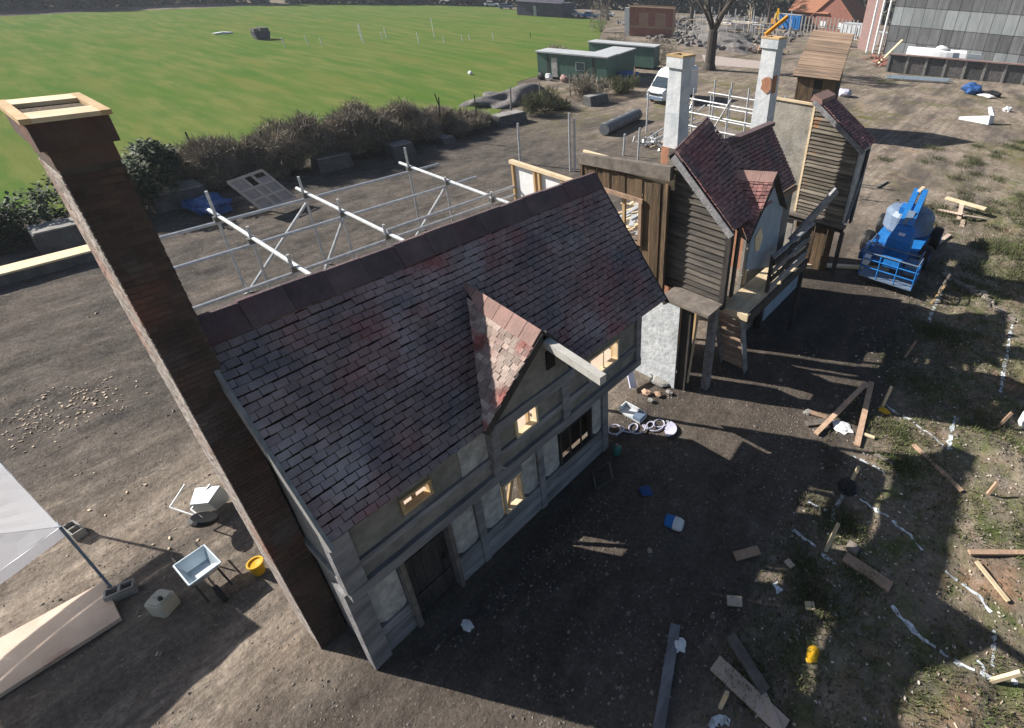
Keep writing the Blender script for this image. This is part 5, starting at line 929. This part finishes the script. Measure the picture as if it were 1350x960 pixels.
s0 = len(hb_.v); [hb_.v.extend(tuple(q) for q in r) for r in ring]
for k in range(n):
    for i in range(7): hb_.f.append((k * 7 + i, k * 7 + (i + 1) % 7, k * 7 + 7 + (i + 1) % 7, k * 7 + 7 + i))
hb_.f.append(tuple(range(7))); hb_.f.append(tuple(range(n * 7, n * 7 + 7))); hb_.build('cover', 'white', bo); c = b0 + fd * 4.4; MB().blob((c.x, c.y, 3.4), (.8, .5, .35), .2, 2, 3).build('hatch', 'white', bo)
for t in (1.5, 6): c = b0 + fd * t; MB().box(c.x - .2, c.x + .2, c.y - 1, c.y + 1, 0, 1.5).build('cradle', 'timber_dark', bo)
c = b0 + fd * 8.6; MB().hexa([Vector((c.x, c.y, 1.6)) + fd * a + fn * b + Vector((0, 0, z)) for z in (0, 1.4) for a, b in ((-.8, .5), (.9, .5), (.7, -.5), (-.7, -.5))]).build('crumpled_cover', 'tray', **T('crumpled pale blue cover beside the white boat', 'cover'))
for k in range(5): p, q = (-17.57, 78.5, 0.2), (-10.8, 82.15, 0.2); o_ = Vector((rnd(-.5, .5), k * .28 - .6, .06 + .05 * k)); MB().tube(Vector(p) + o_, Vector(q) + o_, .11, 6).build('pale_pipe', 'tray', **T(('nearest', 'second nearest', 'middle', 'fourth', 'farthest')[k] + ' of five pale pipes lying along the low wall foot', 'pipe', 'pale pipes by the low wall'))
lp = (-22.64, 92.88, 0); MB().bar((lp[0] - .3, lp[1], .1), (lp[0] + 1.5, lp[1] + 4, 3.4), .35, .1).build('leaning_board', 'pine_pale', **T('pale board leaning on the debris heap at the warehouse corner', 'board'))
for i, (px, lab) in enumerate((((-21.88, 92.63, 0), 'reddish timber debris heap at the warehouse corner'), ((-34.98, 127.46, 0), 'brown debris heap before the white containers'), ((-40.65, 89.84, 0), 'brown heap beyond the right white chimney'))):
    t = MB(); 
    for k in range(40): t.obox((px[0] + random.gauss(0, 1.3), px[1] + random.gauss(0, 1.6), rnd(.1, 1.1)), (rnd(.3, 1.6), .25, .15), Matrix.Rotation(rnd(0, 6), 3, (rnd(-1, 1), rnd(-1, 1), 1)))
    t.build('debris_heap', 'redbrick' if i < 1 else 'old_plank', kind='stuff', label=lab)
def cont(p, w, d, h, m, label, name='container', cat='container', rot=0):
    o = thing(name, (p[0], p[1], 0), label, cat); Q = Matrix.Rotation(rot, 3, 'Z'); c = Vector((p[0], p[1], 0)); MB().obox(c + Vector((0, 0, h / 2 + .1)), (w, d, h), Q).build('body', m, o); MB().obox(c + Vector((0, 0, h + .16)), (w + .1, d + .1, .1), Q).build('lid', 'roof_grey', o)
    for k in range(5): MB().obox(c + Q @ Vector((-w / 2 + w * (k + .5) / 5, -d / 2 - .04, h / 2 + .1)), (.12, .06, h - .2), Q).build('rib', m, o)
    MB().obox(c + Q @ Vector((w * .3, -d / 2 - .05, h / 2)), (.06, .08, h * .7), Q).build('door_bar', 'black', o)
cont((-38.5, 129), 4.5, 5, 3.0, 'render_white', 'white container behind the plank roof, nearer the warehouse'); cont((-31.5, 122), 4.5, 3, 2.3, 'panel_pink', 'pale pinkish container beside the white one'); cont((-57.5, 139), 6, 3, 3.2, 'blue', 'bright blue container left of the red gabled house'); cont((-36.2, 113), 2, 2, 1.6, 'panel_pink', 'small pale box right of the plank roof', 'crate', 'box')
rh = thing('red_gabled_house', (-48, 141, 0), 'red brick house with orange tiled roof and gable facing the site', 'house'); rq = Matrix.Rotation(-.12, 3, 'Z'); rc = Vector((-47.5, 140, 0))
def rp(x, y, z): return rc + rq @ Vector((x, y, z))
MB().prism([rp(-5, 0, 0), rp(5, 0, 0), rp(5, 0, 3.6), rp(0, 0, 8.2), rp(-5, 0, 3.6)], rq @ Vector((0, 9, 0))).build('walls', 'redbrick', rh)
for s_ in (-1, 1): slab([rp(0, -.4, 8.45), rp(0, 9.3, 8.45), rp(5.6 * s_, 9.3, 3.3), rp(5.6 * s_, -.4, 3.3)], .18).build('roof', 'redroof', rh)
slab([rp(-1, 4, 7.6), rp(-12, 4, 7.6), rp(-12, -.5, 4), rp(-1, -.5, 4)], .2).build('wing_roof', 'redroof', rh); MB().hexa([rp(-11.5, .2, 0), rp(-5, .2, 0), rp(-5, 7, 0), rp(-11.5, 7, 0), rp(-11.5, .2, 4), rp(-5, .2, 4), rp(-5, 4, 6.6), rp(-11.5, 4, 6.6)]).build('wing_wall', 'redbrick', rh)
for x in (-2.8, 1.6): f = MB().hexa([rp(x, -.12, 1), rp(x + 1.3, -.12, 1), rp(x + 1.3, -.01, 1), rp(x, -.01, 1), rp(x, -.12, 2.4), rp(x + 1.3, -.12, 2.4), rp(x + 1.3, -.01, 2.4), rp(x, -.01, 2.4)]).build('window', 'white', rh)
pf = thing('picket_fence', (-46, 133, 0), 'pale upright picket fence before the red gabled house', 'fence')
for k in range(16): MB().box(-52.5 + k * .85, -52.2 + k * .85, 133.2 + k * .05, 133.3 + k * .05, 0, 3.6).build('picket', 'concrete', pf)
MB().hexa([(-52.6, 133.3, 1.6), (-39.4, 134.1, 1.6), (-39.4, 134.2, 1.6), (-52.6, 133.4, 1.6), (-52.6, 133.3, 1.8), (-39.4, 134.1, 1.8), (-39.4, 134.2, 1.8), (-52.6, 133.4, 1.8)]).build('rail', 'concrete', pf)
dg = thing('excavator', (-62, 141, 0), 'small yellow excavator far behind the right white chimney', 'excavator')
MB().box(-63.2, -61, 140, 143, .9, 1.9).build('engine_housing', 'orange', dg); MB().hexa([(-62.6, 140, 1.9), (-61.2, 140, 1.9), (-61.2, 141.6, 1.9), (-62.6, 141.6, 1.9), (-62.5, 140.3, 3.6), (-61.3, 140.3, 3.6), (-61.3, 141.5, 3.6), (-62.5, 141.5, 3.6)]).build('cab', 'yellow', dg)
for x in (-63.3, -61.3): MB().box(x, x + .5, 139.7, 143.2, .02, .85).build('track', 'black', dg)
MB().bar((-62, 140, 1.8), (-60.5, 137.5, 4.4), .35, .4).build('boom', 'yellow', dg); MB().bar((-60.5, 137.5, 4.4), (-59.5, 136, 2), .28, .3).build('arm', 'yellow', dg); MB().lathe([(.2, -.4), (.5, -.4), (.5, .4), (.2, .4)], (-59.4, 135.9, 1.6), 8, (0, 1, 0)).build('bucket', 'black', dg)
MB().bar((-8.72, 19.0, 9.26), (-8.2, 19.5, 9.85), .16, .1).build('yellow_plank', 'orange', **T('yellow orange board sticking up from the right white chimney top', 'board'))
# half built brickwork, rubble yard
bk = thing('half_built_house', (-71, 92, 0), 'roofless brown brick shell with white pillar beyond the green cabins', 'building'); ba = Vector((-70.96, 90.25, 0)); bd = Vector((.86, .5, 0)); bn = Vector((.5, -.86, 0))
def bq_(a0, a1, z0, z1, d0=0, d1=-.4): p = [ba + bd * a + bn * b for a, b in ((a0, d0), (a1, d0), (a1, d1), (a0, d1))]; return MB().hexa([q + Vector((0, 0, z0)) for q in p] + [q + Vector((0, 0, z1)) for q in p])
for a0, a1, z0, z1 in ((.6, 9, 0, 1.6), (.6, 2.4, 1.61, 4.2), (4.2, 5.6, 1.61, 4.2), (7.6, 9, 1.61, 4.2), (.6, 9, 4.21, 5)): bq_(a0, a1, z0, z1).build('wall', 'redbrick', bk)
bq_(-.4, .5, 0, 4.9, .1, -.6).build('pillar', 'white', bk); bq_(.6, 9, 1.5, 1.9, .1, .001).build('band', 'old_plank', bk); bq_(.6, 9.2, 0, 5.2, -5.4, -5.0).build('wall', 'old_plank', bk); bq_(.4, 9.3, 5.02, 5.2, .3, -.6).build('wall_plate', 'old_plank', bk)
fsc = thing('distant_scaffold', (-66, 100, 0), 'distant tube scaffold and boards right of the brick shell', 'scaffold')
for k in range(12): p = ba + bd * (10 + k * 1.6) + bn * rnd(-1, 1); MB().tube(p, p + Vector((0, 0, rnd(3.5, 6))), .07, 5).build('standard', 'steel', fsc)
for k in range(22): p = Vector((rnd(-66, -46), rnd(98, 118), 0)); MB().tube(p, p + Vector((rnd(-.3, .3), 0, rnd(3, 6))), .08, 5).build('standard', 'pine_pale' if k % 4 == 0 else 'steel', fsc)
for k in range(7): p = Vector((rnd(-66, -52), rnd(98, 112), rnd(1.5, 4.5))); MB().tube(p, p + Vector((rnd(4, 9), rnd(-1, 1), 0)), .08, 5).build('ledger', 'pine_pale' if k % 2 else 'steel', fsc)
for z in (1.8, 3.4): p = ba + bd * 9.5; MB().tube(p + Vector((0, 0, z)), p + bd * 19 + Vector((0, 0, z)), .07, 5).build('ledger', 'pine_pale', fsc)
ry = MB()
for k in range(1500):
    x, y = rnd(-90, -42), rnd(86, 165)
    if not (-1.15 * (y - 86) - 62 < x < -.25 * (y - 86) - 39): continue
    s_ = rnd(.15, .9); ry.obox((x, y, s_ * .3), (s_ * rnd(.6, 2.2), s_, s_ * rnd(.4, 1.2)), Matrix.Rotation(rnd(0, 6), 3, (rnd(-.6, .6), rnd(-.6, .6), 1)))
ry.build('rubble_yard', 'gravel', kind='stuff')
for k, (x, y, sx, sy, h) in enumerate(((-50, 93, 6, 3, 1.8), (-57, 102, 7, 4, 2.4), (-64, 118, 8, 5, 2.6), (-45, 88, 3.5, 2, 1.2))): MB().blob((x, y, 0), (sx, sy, h), .5, 3, 60 + k).build('rubble_mound', 'gravel', **T(('long grey rubble mound right of the tree trunk', 'bigger grey mound behind the long mound', 'farthest broad grey mound', 'small grey mound nearest the tree')[k], 'mound', 'grey mounds behind the tree'))
sd_ = MB().poly([(q[0], q[1], .012) for q in ((-46.61, 78.68, 0), (-35.69, 79.87, 0), (-32.2, 73.17, 0), (-40.7, 69.98, -0))]); sd_.build('sand_strip', 'panel_pink', kind='structure')
def person(x, y, m, label, pants='blue_dark'):
    o = bpy.data.meshes.new('person'); bmv = [(0, 0, .95), (0, 0, 1.2), (0, 0, 1.42), (0, .01, 1.52), (0, .02, 1.66), (.2, 0, 1.4), (.26, .04, 1.12), (.24, .16, .9), (-.2, 0, 1.4), (-.27, .02, 1.12), (-.26, .1, .88), (.1, 0, .9), (.11, .02, .5), (.12, 0, .06), (.12, .14, .04), (-.1, 0, .9), (-.13, -.1, .5), (-.13, -.2, .06), (-.13, -.06, .04)]
    ed = [(0, 1), (1, 2), (2, 3), (3, 4), (2, 5), (5, 6), (6, 7), (2, 8), (8, 9), (9, 10), (0, 11), (11, 12), (12, 13), (13, 14), (0, 15), (15, 16), (16, 17), (17, 18)]
    o.from_pydata(bmv, ed, []); ob = bpy.data.objects.new('person', o); o.materials.append(M[m]); link(ob, (x, y, 0), None, **T(label, 'person'))
    bm = bmesh.new(); bm.from_mesh(o); ly = bm.verts.layers.skin.verify(); rr = (.16, .15, .17, .06, .11, .07, .05, .04, .07, .05, .04, .1, .07, .05, .04, .1, .07, .05, .04)
    for i, vv in enumerate(bm.verts): vv[ly].radius = (rr[i], rr[i]); vv[ly].use_root = i == 0
    bm.to_mesh(o); bm.free(); ob.modifiers.new('skin', 'SKIN'); sm_ = ob.modifiers.new('sub', 'SUBSURF'); sm_.levels = 1; sm_.render_levels = 1
# ------------------------------------------------------------------ the far side of the field
wl = MB(); 
def wood(pts, n, h, th, s0, s1):
    for _ in range(n):
        k = random.randrange(len(pts) - 1); a, b = Vector((*pts[k], 0)), Vector((*pts[k + 1], 0)); d = (b - a).normalized(); q = a.lerp(b, rnd(0, 1)); nn_ = Vector((-d.y, d.x, 0)); hh = h * (.7 + .55 * noise.noise(Vector((q.x * .09, q.y * .09, 1))))
        z = hh * rnd(0, 1) ** .8; p = q + nn_ * rnd(-th, th) * (1 - .5 * z / hh) + Vector((0, 0, z)); s_ = rnd(s0, s1); a1 = Vector((rnd(-1, 1), rnd(-1, 1), rnd(-1, 1))).normalized(); a2 = a1.cross(Vector((rnd(-1, 1), rnd(-1, 1), 1))).normalized()
        wl.poly([p - a1 * s_, p + a2 * s_ * .6, p + a1 * s_, p - a2 * s_ * .6])
wood(((-150, -60), (-151, -20), (-166.08, 19.26, 0)[:2], (-166.38, 32.2, 0)[:2], (-176.53, 50.84, 0)[:2], (-172, 68)), 9000, 9, 4, .5, 1.3)
wood(((-172, 72), (-160, 105), (-135, 140), (-110, 160), (-70, 185), (-30, 190), (10, 180)), 9000, 8, 4, .6, 1.5)
wl.build('woodland', 'far_tree', kind='stuff')
bn_ = thing('dark_barn', (-111, 109, 0), 'long dark purple grey barn at the far edge of the field', 'barn'); M['barn'] = mat('dark_barn_boards', (.085, .08, .115), (.05, .05, .075), scale=1, bump=.1)
b0_ = Vector((-117.66, 103.89, 0)); b1_ = Vector((-105.91, 108.47, 0)); dd = (b1_ - b0_).normalized(); bn2 = Vector((-dd.y, dd.x, 0)); Lb = (b1_ - b0_).length
MB().hexa([b0_ + dd * a + bn2 * b + Vector((0, 0, z)) for z in (0, 3.2) for a, b in ((0, 0), (Lb, 0), (Lb, 8), (0, 8))]).build('walls', 'barn', bn_)
slab([b0_ - bn2 * .4 + Vector((0, 0, 3.2)), b0_ + dd * Lb - bn2 * .4 + Vector((0, 0, 3.2)), b0_ + dd * Lb + bn2 * 4 + Vector((0, 0, 5)), b0_ + bn2 * 4 + Vector((0, 0, 5))], .15).build('roof', 'barn', bn_)
MB().hexa([b0_ + dd * a - bn2 * b + Vector((0, 0, z)) for z in (.1, 2.4) for a, b in ((4.6, .05), (5.4, .05), (5.4, .01), (4.6, .01))]).build('door', 'roof_grey', bn_)
def car(p, m, label, rot):
    o = thing('parked_car', (p[0], p[1], 0), label, 'car', 'cars parked beyond the field'); Q = Matrix.Rotation(rot, 3, 'Z'); c = Vector((p[0], p[1], 0))
    def q(x, y, z): return c + Q @ Vector((x, y, z))
    MB().hexa([q(x, y, z) for z in (.35, .95) for x, y in ((-2.1, -.85), (2.1, -.85), (2.1, .85), (-2.1, .85))]).build('body', m, o); MB().hexa([q(x, y, .955) for x, y in ((-1.6, -.8), (1.1, -.8), (1.1, .8), (-1.6, .8))] + [q(x, y, 1.45) for x, y in ((-1.2, -.65), (.5, -.65), (.5, .65), (-1.2, .65))]).build('cabin', 'glass', o)
    MB().hexa([q(x, y, z) for z in (1.455, 1.5) for x, y in ((-1.15, -.62), (.45, -.62), (.45, .62), (-1.15, .62))]).build('roof', m, o)
    for x in (-1.3, 1.3):
        for y in (-.8, .8): MB().lathe([(.1, -.1), (.33, -.1), (.33, .1), (.1, .1)], q(x, y, .33), 10, Q @ Vector((0, 1, 0))).build('wheel', 'black', o)
for px, m, l, r in (((-108.08, 114.98, 0), 'white', 'white car parked at the right end of the dark barn', .5), ((-102.88, 115.44, 0), 'blue', 'blue car parked beside the white car beyond the field', .6), ((-104.36, 123.93, 0), 'van', 'pale car parked by the shrubs beyond the field, right of the blue car', .4), ((-135.75, 115.75, 0), 'grey_paint', 'grey car parked left of the dark barn', .9), ((-144.65, 117.86, 0), 'white', 'small white car far beyond the field, leftmost of the parked cars', 1.0)): car(px, m, l, r)
for i, (px, w, h, l) in enumerate((((-173.13, 81.11, 0), 14, 5, 'pale low house far beyond the field, leftmost'), ((-172.16, 103.24, 0), 12, 4.5, 'pale house far beyond the field above the thin white posts'), ((-155.36, 115.58, 0), 11, 4.5, 'small pale house far beyond the field near the barn'))):
    o = thing('far_house', (px[0] - 4, px[1] + 3, 0), l, 'house', 'houses beyond the field'); x, y = px[0] - 4, px[1] + 4; MB().prism([(x, y - w / 2, 0), (x, y + w / 2, 0), (x, y + w / 2, h * .55), (x, y - w / 2, h * .55)], (-7, 0, 0)).build('walls', 'plaster', o); slab([(x + .4, y - w / 2 - .3, h * .55), (x + .4, y + w / 2 + .3, h * .55), (x - 3.5, y + w / 2 + .3, h), (x - 3.5, y - w / 2 - .3, h)], .2).build('roof', 'redroof' if i == 1 else 'clad', o); MB().box(x + .005, x + .06, y - 1, y + 1, .8, h * .45).build('window', 'glass', o)
dk = thing('site_skip', (-97.7, 36.3, 0), 'dark rubbish skip standing alone on the green field', 'skip'); kx_, ky_, _ = (-97.68, 36.33, -0)
MB().hexa([(kx_ - .6, ky_ - .85, .1), (kx_ + .6, ky_ - .85, .1), (kx_ + .6, ky_ + .85, .1), (kx_ - .6, ky_ + .85, .1), (kx_ - .7, ky_ - 1.1, 1.1), (kx_ + .7, ky_ - 1.1, 1.1), (kx_ + .7, ky_ + 1.1, 1.1), (kx_ - .7, ky_ + 1.1, 1.1)]).build('body', 'barn', dk)
MB().box(kx_ - .6, kx_ + .6, ky_ - 1.0, ky_ - .35, 1.11, 1.5).build('load', 'concrete_dark', dk); MB().box(kx_ - .6, kx_ + .6, ky_ - .15, ky_ + 1.0, 1.11, 1.6).build('load', 'concrete_dark', dk)
MB().blob(Vector((-107.06, 34.6, 0)) + Vector((0, 0, .15)), (.6, 1.3, .2), .5, 2, 70).build('white_cover', 'white', **T('white sheet lying on the green field left of the dark skip', 'sheet'))
for i, (px, h) in enumerate((((-86.53, 57.92, 0), 3.0), ((-81.05, 51.45, 0), 1.6), ((-79.81, 55.03, 0), .9), ((-78.02, 63.31, 0), 1.2), ((-88.9, 50.16, 0), 1.0), ((-85.33, 45.04, 0), 2.8), ((-88.79, 46.62, 0), 2.2), ((-89.5, 51.16, 0), 1.6), ((-87.77, 38.27, 0), 1.3), ((-87.86, 35.19, 0), 1.2), ((-86.8, 39.69, 0), 1.0), ((-80.06, 60.14, 0), 1.0), ((-79.89, 58.52, 0), 1.0), ((-78, 71.62, 0), .9))):
    MB().tube((px[0], px[1], 0), (px[0] + rnd(-.1, .1), px[1] - .15, h), .06, 5).build('marker_post', 'render_white' if i != 13 else 'black', **T(('tallest white marker post on the field', 'white marker post just left of the tallest', 'short post just right of the tallest', 'white post near the right end of the marker row', 'short post in the middle of the marker row', 'tall thin post left of the middle of the row', 'second thin post beside the tall thin post', 'slim post right of the pair of thin posts', 'short post right of the dark skip', 'pale post nearest the dark skip', 'third short post from the dark skip', 'small post left of the row end', 'small post second from the row end', 'small dark post between row and cabins')[i], 'post', 'marker posts on the field'))
MB().blob(Vector((-54.29, 40.2, 0)) + Vector((0, 0, .2)), (.3, .25, .25), .4, 2, 71).build('white_bundle', 'white', **T('small white bundle on the grass near the gravel mound', 'bundle'))
for px, l, h in (((-56.8, 57.23, 0), 'rust brown shrub left behind the rear green cabin', 1.6), ((-78.38, 91.36, 0), 'bare dark shrub at the field corner behind the cabins', 5), ((-56.03, 68.68, 0), 'brown bushy thicket behind the cabins', 2.5), ((-45.03, 64.5, 0), 'greenish shrub between cabins and van roof', 3)): shrub('bare_shrub', l, px[0], px[1], 2.2, 2.2, h, 2200, 'bramble', True, 'bare shrubs behind the cabins')
# thin haze between the site and the far woods
hz = MB().box(-455, 455, -295, 495, -1.2, 24).build('haze', 'white', kind='stuff')
hm_ = bpy.data.materials.new('thin_haze'); hm_.use_nodes = True; ht = hm_.node_tree
for nd in list(ht.nodes):
    if nd.type == 'BSDF_PRINCIPLED': ht.nodes.remove(nd)
pv = ht.nodes.new('ShaderNodeVolumePrincipled'); pv.inputs['Density'].default_value = .0004; pv.inputs['Color'].default_value = (.80, .88, 1, 1); pv.inputs['Anisotropy'].default_value = .3
ht.links.new(pv.outputs[0], [nd for nd in ht.nodes if nd.type == 'OUTPUT_MATERIAL'][0].inputs['Volume']); hz.data.materials.clear(); hz.data.materials.append(hm_)
